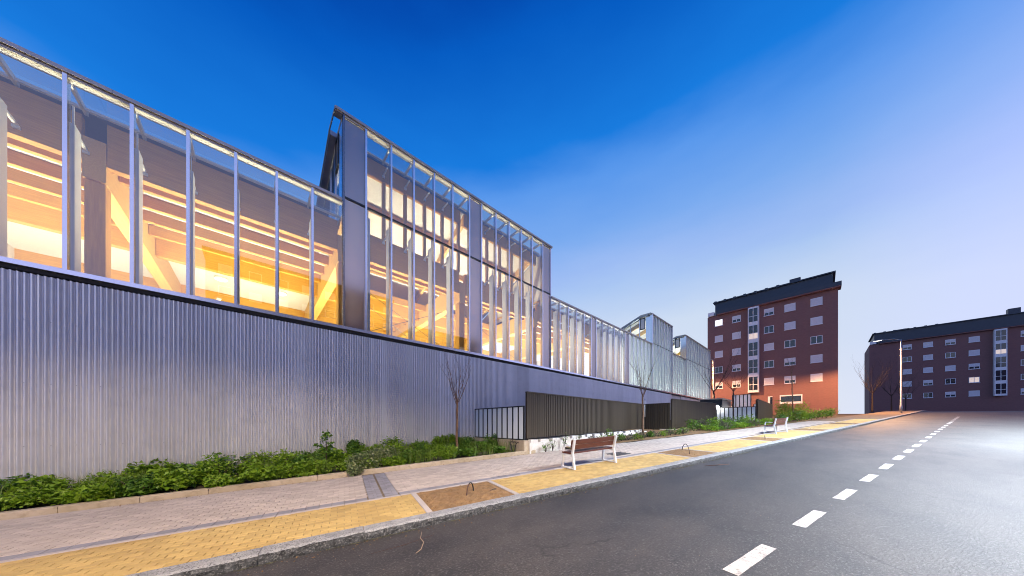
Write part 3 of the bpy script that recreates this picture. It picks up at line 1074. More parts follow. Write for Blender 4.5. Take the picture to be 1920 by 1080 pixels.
# round downlights in the ceiling
for i, (x, y) in enumerate(((1.0, GY + 7.2), (-1.2, GY + 7.2), (5.2, GY + 7.2), (10.0, GY + 7.2))):
    t = root('downlight', (x, y, HZ0 + .5), 'round white downlight in the hall ceiling, %s from the left end' % ORD[(1, 0, 2, 3)[i]], 'light fitting', 'round ceiling downlights')
    b = MB(); b.tube([(x, y, HZ0 + .529), (x, y, HZ0 + .46)], .24, 20); b.build('housing', M['white_steel'], t, True)
    b = MB(); b.tube([(x, y, HZ0 + .459), (x, y, HZ0 + .45)], .21, 20); b.build('diffuser', M['down_glow'], t)

# ================================================================== SLATTED SCREENS AND FROSTED RETURNS
def slat_screen(name, p0, p1, zt, zb0, zb1, label, pitch=.115, back=True):
    """Upright brown slats between p0 and p1; top level, foot following the slope."""
    d = Vector((p1[0] - p0[0], p1[1] - p0[1], 0)); ln = d.length; u = d / ln
    nrm = Vector((u.y, -u.x, 0))
    if nrm.y > 0 and abs(u.x) > .5: nrm = -nrm
    t = root(name, (p0[0], p0[1], zb0), label, 'fence', 'brown slatted screens')
    rz = math.atan2(u.y, u.x)
    n = round(ln / pitch)
    for k in range(n):
        f = (k + .5) / n
        zb = zb0 + (zb1 - zb0) * f
        b = MB(); w = ln / n
        b.prism([(-w * .36, -.034, zb), (w * .36, -.034, zb), (w * .28, .02, zb), (-w * .28, .02, zb)], (0, 0, zt - zb))
        me = b.mesh('slat', M['slat'])
        c = Vector((p0[0], p0[1], 0)) + u * ln * f
        put('slat', me, t, c, (0, 0, rz))
    # rails and backing sheet
    e = .03
    b = MB()
    A = Vector((p0[0], p0[1], 0)); B = Vector((p1[0], p1[1], 0))
    off = Vector((-u.y, u.x, 0))
    def slab(z00, z01, z10, z11, d0, d1):
        P = [A + off * d0, B + off * d0, B + off * d1, A + off * d1]
        return [(P[0].x, P[0].y, z00), (P[1].x, P[1].y, z10), (P[2].x, P[2].y, z10), (P[3].x, P[3].y, z00),
                (P[0].x, P[0].y, z01), (P[1].x, P[1].y, z11), (P[2].x, P[2].y, z11), (P[3].x, P[3].y, z01)]
    FB = [(3, 2, 1, 0), (4, 5, 6, 7), (0, 1, 5, 4), (1, 2, 6, 5), (2, 3, 7, 6), (3, 0, 4, 7)]
    MB().add(slab(zb0 + .02, zt - .03, zb1 + .02, zt - .03, .022, .045), FB).build('backing_sheet', M['slat_back'], t)
    MB().add(slab(zt - .028, zt + .012, zt - .028, zt + .012, -.065, .06), FB).build('top_rail', M['slat'], t)
    for f in np.linspace(0.02, .98, max(2, int(ln / 2.6) + 1)):
        c = A + u * ln * f + off * .09
        zb = zb0 + (zb1 - zb0) * f
        MB().box(c.x - .04, c.x + .04, c.y - .04, c.y + .04, G(c.x, c.y) - .1, zt - .04).build('post', M['slat'], t)
    return t


SY = 7.63
slat_screen('slatted_screen', (7.66, SY), (18.2, SY), 2.93, 1.15, 1.42, 'long dark brown slatted screen behind the front bench, below the purple metal fascia')
slat_screen('slatted_screen', (20.2, 10.9), (20.2, 6.78), 3.07, 1.25, 1.22, 'short brown slatted return beyond the street tree, facing down the street', .16)
slat_screen('slatted_screen', (20.5, 6.78), (28.2, 6.0), 3.36, 1.36, 2.02, 'dark brown slatted screen behind the middle hedge, ending at the white wall lamp')
slat_screen('slatted_screen', (30.1, 3.6), (40.0, 3.6), 3.68, 1.95, 2.35, 'farthest brown slatted screen, right of the frosted strip wall', .2)


def strip_wall(p0, p1, zt, zb, n, matk, label, frame='alu_dark', base=None):
    d = Vector((p1[0] - p0[0], p1[1] - p0[1], 0)); ln = d.length; u = d / ln
    t = root('frosted_strip_wall', (p0[0], p0[1], zb), label, 'wall', 'frosted strip walls')
    rz = math.atan2(u.y, u.x)
    w = ln / n
    b = MB(); b.box(.035, w - .035, -.01, .01, zb + .04, zt - .04)
    pm = b.mesh('frosted_panel', M[matk])
    b = MB(); b.box(-.034, .034, -.022, .022, zb, zt)
    fm = b.mesh('fin', M[frame])
    for k in range(n):
        put('frosted_panel', pm, t, Vector((p0[0], p0[1], 0)) + u * w * k, (0, 0, rz))
    for k in range(n + 1):
        put('fin', fm, t, Vector((p0[0], p0[1], 0)) + u * min(max(w * k, .034), ln - .034), (0, 0, rz))
    for z0, z1 in ((zb, zb + .04), (zt - .04, zt)):
        b = MB(); b.box(.07, ln - .07, -.03, .04, z0, z1)
        put('rail', b.mesh('rail', M[frame]), t, (p0[0], p0[1], 0), (0, 0, rz))
    return t


strip_wall((7.60, 10.95), (7.60, 7.66), 2.40, 1.08, 10, 'polycarb', 'frosted glass strip wall with black fins between the corrugated wall and the first screen')
strip_wall((20.33, 7.4), (20.33, 6.82), 3.0, 1.4, 1, 'polycarb', 'narrow frosted panel between two brown slatted screens', 'alu')
strip_wall((30.0, 6.35), (30.0, 3.65), 3.10, 1.78, 9, 'polycarb', 'grey frosted strip wall behind the far bare tree')
strip_wall((36.0, 6.26), (36.0, 4.75), 4.62, 3.35, 5, 'lit_frost', 'bright backlit strip wall rising behind the far frosted wall', 'alu_dark')
strip_wall((36.0, 4.6), (36.0, 3.9), 3.62, 3.1, 3, 'lit_frost', 'low backlit strips beside the farthest slatted screen', 'alu_dark')

# concrete footings of the screens
t = root('concrete_footing', (8, 7.6, .5), 'beige cast concrete footing under the near frosted strips', 'wall')
MB().box(7.50, 7.72, 7.57, 10.95, .2, 1.075).build('footing', M['concrete'], t)
t = root('whitewashed_wall', (8.2, 7.5, .5), 'low whitewashed wall under the long slatted screen behind the bench', 'wall')
b = MB(); b.prism([(7.72, 7.50, .15), (18.3, 7.50, .8), (18.3, 7.50, 1.26), (7.72, 7.50, .97)], (0, .2, 0)); b.build('wall_body', M['white_stone'], t)
wr = random.Random(9)
x = 7.80
while x < 18.1:
    w = wr.uniform(.28, .55)
    zz = .97 + (x - 7.72) / 10.58 * .29
    MB().bevbox(x, x + w, 7.52, 7.68, zz + .002, zz + wr.uniform(.11, .15), .012).build('pad_stone', M['white_stone'], t)
    x += w + wr.uniform(.12, .3)
t = root('concrete_footing', (20.4, 6.8, 1.2), 'short beige concrete block at the foot of the narrow frosted panel', 'wall')
MB().bevbox(20.12, 21.3, 6.66, 7.4, .9, 1.35, .02).build('footing', M['concrete'], t)
t = root('concrete_footing', (30, 5, 1.6), 'low concrete footing below the grey frosted strip wall', 'wall')
MB().bevbox(29.85, 30.06, 3.5, 6.4, 1.2, 1.765, .02).build('footing', M['concrete'], t)
t = root('steel_drainpipe', (19.55, 8.15, 3.0), 'thin pale steel downpipe hanging in the gap between two screens', 'pipe')
b = MB(); b.tube([(19.55, 8.15, 3.3), (19.55, 8.15, 2.16)], .035, 10); b.build('pipe_run', M['white_steel'], t, True)
b = MB(); b.tube([(19.55, 8.15, 3.36), (19.55, 8.15, 3.30)], .05, 10); b.build('collar', M['alu'], t, True)

# canopy box and white wall lamp by the far strip wall
t = root('entrance_canopy', (33, 6.6, 3.2), 'dark grey entrance canopy behind the wall lamp', 'canopy')
MB().box(32.5, 36.5, 6.4, 8.2, 3.25, 4.0).build('canopy_box', M['alu_dark'], t)
MB().box(32.4, 36.6, 6.3, 8.3, 4.004, 4.10).build('canopy_trim', M['gutter'], t)
MB().box(33.0, 33.15, 7.9, 8.05, 1.8, 3.25).build('column', M['alu_dark'], t)
MB().box(36.0, 36.15, 7.9, 8.05, 1.9, 3.25).build('column', M['alu_dark'], t)
t = root('wall_lamp', (29.9, 6.2, 3.1), 'glaring white wall lamp on top of the far frosted strip wall', 'lamp')
MB().box(29.90, 30.02, 6.10, 6.30, 3.10, 3.22).build('bracket', M['alu'], t)
b = MB(); b.tube([(29.88, 6.2, 3.22), (29.80, 6.2, 3.20)], .11, 14); b.build('housing', M['white_steel'], t, True)
b = MB(); b.tube([(29.798, 6.2, 3.20), (29.78, 6.2, 3.195)], .10, 14); b.build('lens', M['lamp_glow'], t)
l = bpy.data.lights.new('lamp', 'POINT'); l.energy = 40; l.color = (1, .97, .92); l.shadow_soft_size = .08
lo = link('lamp', l, t, (29.68, 6.2, 3.17)); lo.matrix_parent_inverse = parent_inv(t)
uplight(37.2, 5.4, 3.0, 1.6, 60, (1, .98, .95), 'linear uplight behind the bright backlit strips', (-.9, 0, .5))

# ================================================================== STREET LAMPS (on the opposite pavement)
def street_lamp(s, q, col, energy, label, spot=136):
    x, y = RQ(s, q); z = G(x, y)
    t = root('street_lamp', (x, y, z), label, 'street lamp', 'street lamps along the road')
    b = MB(); b.tube([(x, y, z), (x, y, z + .9), (x, y, z + .92), (x, y, z + 8.9)], [.11, .11, .085, .05], 12); b.build('pole', M['galv'], t, True)
    ax, ay = x + QX * 1.5, y + QY * 1.5
    b = MB(); b.tube([(x, y, z + 8.85), (x + QX * .5, y + QY * .5, z + 9.12), (ax, ay, z + 9.2)], .035, 8); b.build('arm', M['galv'], t, True)
    b = MB(); b.tube([(x, y, z - .02), (x, y, z + .03)], .2, 12); b.build('base_plate', M['galv'], t)
    hx, hy = x + QX * 1.75, y + QY * 1.75
    b = MB(lambda u, v, w: (hx + RX * u + QX * v, hy + RY * u + QY * v, z + 9.2 + w))
    b.prism([(-.14, -.38, -.03), (.14, -.38, -.03), (.10, .38, -.03), (-.10, .38, -.03)], (0, 0, .09)); b.build('head', M['galv'], t)
    b = MB(lambda u, v, w: (hx + RX * u + QX * v, hy + RY * u + QY * v, z + 9.2 + w))
    b.box(-.09, .09, -.3, .3, -.045, -.032); b.build('diffuser', M['down_glow'], t)
    l = bpy.data.lights.new('lamp', 'SPOT'); l.energy = energy; l.color = col
    l.spot_size = R(spot); l.spot_blend = .26; l.shadow_soft_size = .12
    lo = link('lamp', l, t, (hx, hy, z + 9.1)); lo.matrix_parent_inverse = parent_inv(t)
    return t


LW = (1.0, .77, .50)
street_lamp(-1.2, -3.9, LW, 9600, 'tall street lamp across the road from the yellow paving, nearest the viewer')
street_lamp(17.8, -3.9, (.86, .93, 1.0), 22000, 'tall street lamp across the road from the third tree pit')
street_lamp(37.0, -3.9, (.85, .95, 1.0), 12000, 'tall street lamp across the road from the farthest slatted screen')
street_lamp(-20.0, -3.9, LW, 9600, 'tall street lamp down the street behind the viewer')
street_lamp(58.0, 5.4, (1.0, .50, .20), 13000, 'street lamp with orange light in front of the brick apartment block', 156)
street_lamp(52.0, 23.0, (1.0, .50, .20), 15000, 'street lamp with orange light hidden behind the far end of the pavilion', 164)

# ================================================================== APARTMENT BLOCKS
AX = 66.0


def flat_window(parent, x, y0, y1, z0, z1, kind, mir=1):
    """White framed window in a wall facing -X (mir=1); kinds: dark, blind, half, lit, bars."""
    fw = .07
    b = MB()
    xo = x - .05
    b.box(xo, x + .02, y0, y0 + fw, z0, z1); b.box(xo, x + .02, y1 - fw, y1, z0, z1)
    b.box(xo, x + .02, y0 + fw, y1 - fw, z0, z0 + fw); b.box(xo, x + .02, y0 + fw, y1 - fw, z1 - fw, z1)
    ym = (y0 + y1) / 2
    if kind != 'blind': b.box(xo + .004, x + .02, ym - .04, ym + .04, z0 + fw, z1 - fw)
    w = b.build('window', M['pvc'], parent)
    gm = 'litglass' if kind == 'lit' else 'litwarm' if kind == 'warm' else 'darkglass'
    if kind != 'blind':
        for u, v in ((y0 + fw, ym - .04), (ym + .04, y1 - fw)):
            MB().box(x - .02, x + .01, u, v, z0 + fw, z1 - fw).build('pane', M[gm], w)
    if kind in ('blind', 'half'):
        zb = z0 + fw if kind == 'blind' else z0 + (z1 - z0) * .42
        bb = MB(); n = max(3, int((z1 - fw - zb) / .09)); h = (z1 - fw - zb) / n
        for k in range(n):
            bb.box(x - .045 - (.006 if k % 2 else 0), x - .025, y0 + fw + .005, y1 - fw - .005, zb + k * h + .004, zb + (k + 1) * h - .004)
        bb.build('roller_blind', M['blind'], w)
    MB().box(x - .12, x + .02, y0 - .06, y1 + .06, z0 - .07, z0 - .002).build('sill', M['pvc'], w)
    return w


def apartment(x, ya, yb, z0, ze, label, cols, bays, kinds, depth=13.0):
    t = root('apartment_block', (x + depth / 2, (ya + yb) / 2, z0), label, 'building')
    MB().box(x, x + depth, ya, yb, z0 - 2, ze).build('wall', M['brick'], t)
    rf = MB().box(x + 1.6, x + depth - 1, ya + .5, yb - .9, ze + .05, ze + 3.0).build('attic', M['roofslate'], t)
    MB().box(x + 1.3, x + depth - .7, ya + .2, yb - .6, ze + 3.0, ze + 3.18).build('attic_roof', M['roofslate'], rf)
    MB().box(x + 5, x + 6.2, ya + 4.2, ya + 5.6, ze + 3.18, ze + 5.0).build('chimney', M['roofslate'], rf)
    MB().box(x + 3.5, x + 5.5, yb - 6.5, yb - 4.3, ze + 3.18, ze + 3.7).build('roof_plant', M['alu_dark'], rf)
    MB().box(x + 3.0, x + 4.4, yb - 3.4, yb - 2.2, ze + 3.18, ze + 3.5).build('roof_plant', M['alu'], rf)
    for k in range(7):
        MB().box(x + 1.28, x + 1.3, yb - 1.2 - k * 1.5, yb - .8 - k * 1.5, ze + 2.9, ze + 3.3).build('parapet_block', M['roofslate'], rf)
    MB().box(x - .55, x + 1.2, ya - .3, yb - 1.6, ze - .06, ze + .12).build('eave', M['brick'], t)
    MB().box(x - .60, x + 1.3, ya - .35, yb - 1.5, ze + .124, ze + .75).build('parapet', M['roofslate'], t)
    MB().box(x - .2, x + .6, yb - 1.1, yb - .1, ze + .1, ze + .8).build('corner_dormer', M['pvc'], t)
    i = 0
    for zc, row in kinds:
        for (y0, y1), kind in zip(cols, row):
            if kind: flat_window(t, x, y0, y1, zc - .6, zc + .6, kind)
    for (y0, y1) in bays:
        bz0, bz1 = z0 + 3.9, ze - .2
        bay = MB().box(x - .9, x, y0, y1, bz0, bz1).build('glazed_bay', M['pvc'], t)
        n = 5
        h = (bz1 - bz0) / n
        for k in range(n):
            zz = bz0 + k * h
            ym = (y0 + y1) / 2
            for u, v in ((y0 + .14, ym - .05), (ym + .05, y1 - .14)):
                for a, c, e in ((.42, .42 + h * .30, 0), (.52 + h * .30, h - .28, 1)):
                    lit = (k == 3 and e == 0) or (k == 3 and e == 1)
                    MB().box(x - .925, x - .901, u, v, zz + a, zz + c).build('pane', M['litwarm' if (k == 3 and e == 0) else 'darkglass'], bay)
    return t


def yrow(px):
    xc = (px - 960) / 530.0
    st, ct = math.sin(THETA), math.cos(THETA)
    return AX * (st - xc * ct) / (ct + xc * st)


cols = [(12.9, 14.15), (10.2, 11.45), (5.72, 7.0), (3.1, 4.42)]
zr = [EYE + v for v in (19.35, 16.3, 13.3, 10.3, 7.3)]
rows = [(zr[0], ('lit', 'half', 'half', 'blind')), (zr[1], ('blind', 'blind', 'warm', 'blind')), (zr[2], ('blind', 'blind', 'blind', 'dark')),
        (zr[3], ('dark', 'half', 'dark', 'half')), (zr[4], ('half', 'half', 'blind', 'half'))]
rows[1] = (zr[1], ('blind', 'blind', 'dark', 'blind'))
ap = apartment(AX, -1.5, 15.35, 3.3, EYE + 20.8, 'seven storey red brick apartment block with white windows at the end of the street', cols, [(7.62, 9.08)], rows)
for zc in zr:
    flat_window(ap, AX, .1, 1.4, zc - .6, zc + .6, 'blind' if zc != zr[2] else 'dark')
# ground floor openings
for y0, y1 in ((2.3, 5.0),):
    w = MB().box(AX - .06, AX + .02, y0, y1, 5.0, 6.5).build('window', M['pvc'], ap)
    MB().box(AX - .08, AX - .061, y0 + .15, y1 - .15, 5.35, 6.3).build('pane', M['darkglass'], w)
MB().box(AX - .06, AX + .02, 5.9, 6.5, 4.6, 6.4).build('doorway', M['pvc'], ap)
MB().box(AX - .09, AX - .061, 5.9, 6.2, 4.6, 6.3).build('door_leaf', M['darkglass'], ap)
MB().box(AX - .04, AX + .02, 10.0, 14.5, 3.3, 4.9).build('shopfront', M['litwarm'], ap)

# blocks that only show mirrored in the glazing, and further up the street
def plain_block(x0, x1, y0, y1, z0, z1, face, label, group):
    t = root('apartment_block', ((x0 + x1) / 2, (y0 + y1) / 2, z0), label, 'building', group)
    MB().box(x0, x1, y0, y1, z0 - 3, z1).build('wall', M['brick'], t)
    MB().box(x0 - .3, x1 + .3, y0 - .3, y1 + .3, z1 + .002, z1 + .5).build('roof', M['roofslate'], t)
    pr = random.Random(int(x0 * 7 + y0))
    z = z0 + 2.0
    while z < z1 - 1.5:
        if face == 'y':
            x = x0 + 1.2
            while x < x1 - 1.5:
                k = pr.random()
                w = MB().box(x, x + 1.4, y1 - .02, y1 + .05, z, z + 1.3).build('window', M['pvc'], t)
                MB().box(x + .1, x + 1.3, y1 + .051, y1 + .06, z + .1, z + 1.2).build('pane', M['blind' if k < .4 else 'litwarm' if k > .93 else 'darkglass'], w)
                x += 3.1
        else:
            y = y0 + 1.2
            while y < y1 - 1.5:
                k = pr.random()
                w = MB().box(x0 - .05, x0 + .02, y, y + 1.4, z, z + 1.3).build('window', M['pvc'], t)
                MB().box(x0 - .06, x0 - .051, y + .1, y + 1.3, z + .1, z + 1.2).build('pane', M['blind' if k < .4 else 'litwarm' if k > .9 else 'darkglass'], w)
                y += 3.1
        z += 3.0
    return t


plain_block(-5, 19.5, -46, -34, -.5, 25, 'y', 'tall brick block across the street behind the viewer', 'blocks across the street')
plain_block(24, 40, -46, -34, 1.0, 21, 'y', 'narrower brick block across the street, beyond the tall one', 'blocks across the street')
for (xx, ya, yb, ze, lab) in ((118, -33, -8, 22, 'distant brick block far up the street, right of the main apartment block'),
                              (140, -78, -44, 19, 'distant brick block at the far right end of the street')):
    n_ = int((yb - ya - 2) / 2.9)
    cs = [(ya + 1.2 + k * 2.9, ya + 2.5 + k * 2.9) for k in range(n_)]
    kk = random.Random(int(xx))
    rr = [(ze - 1.6 - 3.0 * r, [kk.choice(['blind', 'half', 'dark', 'dark', 'half', 'blind', 'dark', 'warm']) for _ in cs]) for r in range(5)]
    apartment(xx, ya, yb, G(xx, ya), ze, lab, cs, [(ya + 7, ya + 8.4)] if xx < 130 else [], rr)

# ================================================================== TREES
def bare_tree(x, y, h, fork, r0, label, barkm, spread=.32, n_limb=7, seed=1, lean=(0, 0), twig=.5, group='bare street trees'):
    z = G(x, y) - .05
    e = random.Random(seed)
    t = root('bare_tree', (x, y, z), label, 'tree', group)
    b = MB()
    pts, rad = [], []
    n = 9
    for i in range(n + 1):
        f = i / n
        pts.append((x + lean[0] * f * fork + e.uniform(-.012, .012), y + lean[1] * f * fork + e.uniform(-.012, .012), z + fork * f))
        rad.append(r0 * (1.25 if i == 0 else 1.0 - .38 * f) * e.uniform(.94, 1.07))
    b.tube(pts, rad, 9)
    b.build('trunk', M[barkm], t, True)
    top = Vector(pts[-1])
    c = MB()

    def grow(p, d, ln, r, lev):
        P, Rr = [p], [r]
        k = 5
        q = p.copy()
        for i in range(k):
            d = (d + Vector((e.uniform(-.12, .12), e.uniform(-.12, .12), .09))).normalized()
            q = q + d * ln / k
            P.append(q.copy()); Rr.append(max(.0028, r * (1 - .75 * (i + 1) / k)))
            if lev < 2 and e.random() < twig:
                a = e.uniform(0, 6.283)
                sd = (d * .9 + Vector((math.cos(a), math.sin(a), .25)) * .5).normalized()
                grow(q.copy(), sd, ln * e.uniform(.3, .55), Rr[-1] * .7, lev + 1)
        c.tube(P, Rr, 5, False)
    for i in range(n_limb):
        a = 6.283 * i / n_limb + e.uniform(-.3, .3)
        st = e.uniform(.5, 1.2) * spread
        d = Vector((math.cos(a) * st, math.sin(a) * st, 1)).normalized()
        grow(top + Vector((0, 0, -e.uniform(0, .22))), d, (h - fork) * e.uniform(.65, 1.0), r0 * e.uniform(.20, .30), 0)
    c.build('crown', M[barkm], t, True)
    return t


bare_tree(5.54, 9.15, 3.95, 2.15, .055, 'young bare tree in the planter against the corrugated wall', 'bark', .42, 9, 4)
bare_tree(17.2, 7.28, 5.0, 2.35, .07, 'slender bare tree in front of the long slatted screen', 'bark', .40, 9, 12)
bare_tree(33.5, 7.15, 7.2, 3.0, .10, 'dark bare tree behind the wall lamp at the pavilion corner', 'bark_dark', .85, 8, 21, (.0, .05), .6)
bare_tree(28.9, 4.95, 4.8, 2.9, .055, 'thin bare tree in front of the grey frosted strip wall', 'bark_dark', .95, 9, 33, (0, 0), .7)
bare_tree(38.5, 1.95, 6.3, 4.6, .05, 'leaning bare sapling among the lime green shrubs at the street end', 'bark', .3, 5, 41, (.02, .03), .3)

for k, (s__, q__) in enumerate(((66, 8.6), (80, 8.4), (94, 8.2), (74, -6.5), (90, -6.5), (108, -6.5))):
    px_, py_ = RQ(s__, q__)
    bare_tree(px_, py_, 7.5, 2.8, .10, 'bare street tree far up the street, %s on the %s pavement' % (('nearest', 'middle', 'farthest')[k % 3], 'near' if k < 3 else 'opposite'), 'bark_dark', .8, 9, 60 + k, (0, 0), .7)

# ================================================================== PLANTS
def leaf_cloud(P, size, up=.55, jitter=.35, rng=RNG, aspect=.55):
    """Diamond leaves folded on the midrib at points P (n,3): returns V, F."""
    n = len(P)
    d = rng.normal(size=(n, 3)); d[:, 2] = np.abs(d[:, 2]) * .6 + .05
    d /= np.linalg.norm(d, axis=1, keepdims=True)
    nrm = rng.normal(size=(n, 3)) * (1 - up); nrm[:, 2] += up * 1.6
    nrm -= d * (nrm * d).sum(1, keepdims=True)
    nrm /= np.linalg.norm(nrm, axis=1, keepdims=True) + 1e-9
    side = np.cross(d, nrm)
    s = size * (1 + jitter * rng.normal(size=(n, 1))).clip(.4, 2)
    base = P - d * s * .5
    tip = P + d * s * .5 - nrm * s * .10
    l = P + side * s * aspect * .5 + nrm * s * .12
    r = P - side * s * aspect * .5 + nrm * s * .12
    V = np.stack([base, r, tip, l], 1).reshape(-1, 3)
    i = np.arange(n)[:, None] * 4
    F = np.concatenate([i + np.array([[0, 1, 2]]), i + np.array([[0, 2, 3]])], 0)
    return V, F


def dome_pts(n, cx, cy, z0, rx, ry, h, rng=RNG, lumps=7):
    """Points through a lumpy dome, denser near its skin."""
    out = []
    L = [(rng.uniform(-.55, .55), rng.uniform(-.55, .55), rng.uniform(.35, .85)) for _ in range(lumps)]
    per = n // lumps + 1
    for (a, b_, c) in L:
        rr = rng.uniform(.35, .6)
        d = rng.normal(size=(per, 3)); d /= np.linalg.norm(d, axis=1, keepdims=True)
        rad = rr * rng.uniform(.55, 1.05, size=(per, 1))
        p = d * rad
        p[:, 0] = (p[:, 0] + a) * rx; p[:, 1] = (p[:, 1] + b_) * ry
        p[:, 2] = np.maximum((p[:, 2] * .8 + c * .75), rng.uniform(.0, .25, per)) * h
        p += np.array([cx, cy, z0])
        out.append(p)
    return np.concatenate(out)[:n]


def shrub(x, y, rx, ry, h, n, size, matk, label, group=None, name='shrub', z=None, stems=6, up=.5, aspect=.6):
    z = G(x, y) if z is None else z
    t = root(name, (x, y, z), label, 'plant', group)
    P = dome_pts(n, x, y, z, rx, ry, h)
    V, F = leaf_cloud(P, size, up, aspect=aspect)
    o = link('foliage', fast_mesh('foliage', V, F, M[matk]), t); o.matrix_parent_inverse = parent_inv(t)
    tag(o, kind='stuff')
    b = MB()
    for k in range(stems):
        a = RNG.uniform(0, 6.283)
        b.tube([(x, y, z - .03), (x + math.cos(a) * rx * .3, y + math.sin(a) * ry * .3, z + h * .45), (x + math.cos(a) * rx * .55, y + math.sin(a) * ry * .55, z + h * .75)], [.012, .008, .004], 5)
    b.build('stems', M['bark_dark'], t)
    return t


def bed_front(x):
    s_ = SQ(x, 9.0)[0]
    return (q_in(s_) + .14 - QX * x) / QY


# near planter: clumps in two staggered rows, kinds mixed
GRP = 'leafy clumps filling the long planter'
LBL = 'leafy green clump among its like in the planter under the corrugated wall'
pr = random.Random(17)
x = -6.2
i = 0
while x < 7.3:
    yf = bed_front(x)
    depth = 11.0 - yf
    rows_ = 2 if depth > 1.2 else 1
    for r_ in range(rows_ + 1):
        f = (r_ + .45) / (rows_ + .8)
        y = yf + depth * f
        h = .28 + .34 * f + pr.uniform(-.06, .20)
        if x > 6.3: h *= .8
        k = pr.choice(['leaf_a', 'leaf_a', 'leaf_b', 'leaf_b', 'leaf_a'])
        sz = pr.uniform(.055, .10)
        shrub(x + pr.uniform(-.1, .1), y + pr.uniform(-.06, .06), .46, .40, h, 1000 if x > -4 else 500, sz, k, '%s leafy clump in the %s row of the long planter under the corrugated wall' % ('mid green' if k == 'leaf_a' else 'dark green', ('front', 'middle', 'back')[min(r_, 2)]), GRP, name='leafy_clump', z=G(x, y) + .07)
        i += 1
    x += .62
# grass tufts through the bed
V_, F_ = [], []
n = 7000
gx = RNG.uniform(-6.2, 7.4, n)
yf = np.array([bed_front(v) for v in gx])
gy = yf + .05 + (10.9 - yf) * RNG.uniform(0, 1, n)
cl = (np.sin(gx * 2.1) + np.sin(gx * 5.3 + 1) + np.sin(gy * 3.1)) > .3
gx, gy = gx[cl], gy[cl]
n = len(gx)
gz = GA * gx + GB * gy + .06
hh = RNG.uniform(.22, .62, n)
aa = RNG.uniform(0, 6.283, n)
wv = np.stack([np.cos(aa), np.sin(aa), np.zeros(n)], 1) * .006
bend = np.stack([np.cos(aa + 1.2), np.sin(aa + 1.2), np.zeros(n)], 1) * (hh * RNG.uniform(.15, .6, n))[:, None]
base = np.stack([gx, gy, gz], 1)
up = np.stack([np.zeros(n), np.zeros(n), hh], 1)
mid = base + up * .6 + bend * .3
tip = base + up * .98 + bend
V_ = np.stack([base - wv, base + wv, mid + wv * .8, mid - wv * .8, tip], 1).reshape(-1, 3)
ii = np.arange(n)[:, None] * 5
F_ = np.concatenate([ii + np.array([[0, 1, 2]]), ii + np.array([[0, 2, 3]]), ii + np.array([[3, 2, 4]])], 0)
tag(link('planter_grass', fast_mesh('planter_grass', V_, F_, M['grass'])), 'thin grass blades growing through the leafy planter bed', 'grass', kind='stuff')

# characters of the bed
shrub(2.35, 9.05, .52, .40, .58, 2200, .060, 'leaf_c', 'variegated cream and green shrub spilling over the planter edging', name='variegated_shrub')
shrub(3.0, 9.4, .55, .45, .62, 1800, .065, 'leaf_c', 'paler variegated shrub beside the one spilling over the edging', name='variegated_shrub')
shrub(2.0, 8.62, .26, .20, .30, 900, .055, 'leaf_c', 'small variegated tuft hanging over the front of the edging', name='variegated_shrub', z=G(2.0, 8.6) + .02)
shrub(7.05, 8.75, .42, .38, .80, 1500, .075, 'leaf_b', 'dark green bush in front of the frosted strip wall', name='bush')
shrub(4.4, 8.6, .30, .22, .26, 700, .035, 'leaf_d', 'grey green lavender tuft behind the middle of the edging', name='lavender')
shrub(6.1, 8.3, .30, .20, .22, 700, .035, 'leaf_d', 'grey green lavender tuft near the right end of the planter', name='lavender')


def tall_plant(x, y, h, n, size, matk, label):
    z = G(x, y) + .08
    t = root('tall_plant', (x, y, z), label, 'plant')
    b = MB(); P = []
    e = random.Random(int(x * 100))
    b.tube([(x, y, z - .05), (x + .02, y, z + h * .5), (x, y + .02, z + h)], [.014, .011, .005], 6)
    for k in range(9):
        f = .35 + .6 * k / 9
        a = k * 2.4
        ln = .26 * (1.2 - f)
        ex = (x + math.cos(a) * ln, y + math.sin(a) * ln, z + h * f + .06)
        b.tube([(x, y, z + h * f), ex], [.006, .003], 5)
        for _ in range(n // 10):
            P.append((ex[0] + e.gauss(0, .05), ex[1] + e.gauss(0, .05), ex[2] + e.gauss(0, .04)))
    for _ in range(n // 8):
        P.append((x + e.gauss(0, .05), y + e.gauss(0, .05), z + h + e.gauss(0, .04)))
    b.build('stem', M['bark_dark'], t)
    V, F = leaf_cloud(np.array(P), size, .4, aspect=.7)
    o = link('foliage', fast_mesh('foliage', V, F, M[matk]), t); o.matrix_parent_inverse = parent_inv(t)
    tag(o, kind='stuff')


tall_plant(1.55, 9.95, 1.05, 190, .085, 'leaf_b', 'tall thin leafy plant rising above the bed against the corrugated wall')
# wiry dead plant on the concrete footing
t = root('dry_plant', (7.3, 8.0, .55), 'dead black wiry plant in front of the beige concrete footing', 'plant')
b = MB(); e = random.Random(2)
for k in range(5):
    a = e.uniform(-1, 1)
    p0 = Vector((7.30 + a * .05, 7.95 + a * .12, G(7.3, 8) + .02))
    b.tube([p0, p0 + Vector((-.02, .05 * a, .22)), p0 + Vector((-.03, .14 * a, .40)), p0 + Vector((0, .26 * a, .46))], [.012, .011, .009, .004], 5)
b.build('stems', M['pipe'], t)
V, F = leaf_cloud(RNG.normal(size=(60, 3)) * np.array([.04, .13, .03]) + np.array([7.28, 7.97, G(7.3, 8) + .46]), .05)
o = link('dry_leaves', fast_mesh('dry_leaves', V, F, M['pipe']), t); o.matrix_parent_inverse = parent_inv(t); tag(o, kind='stuff')

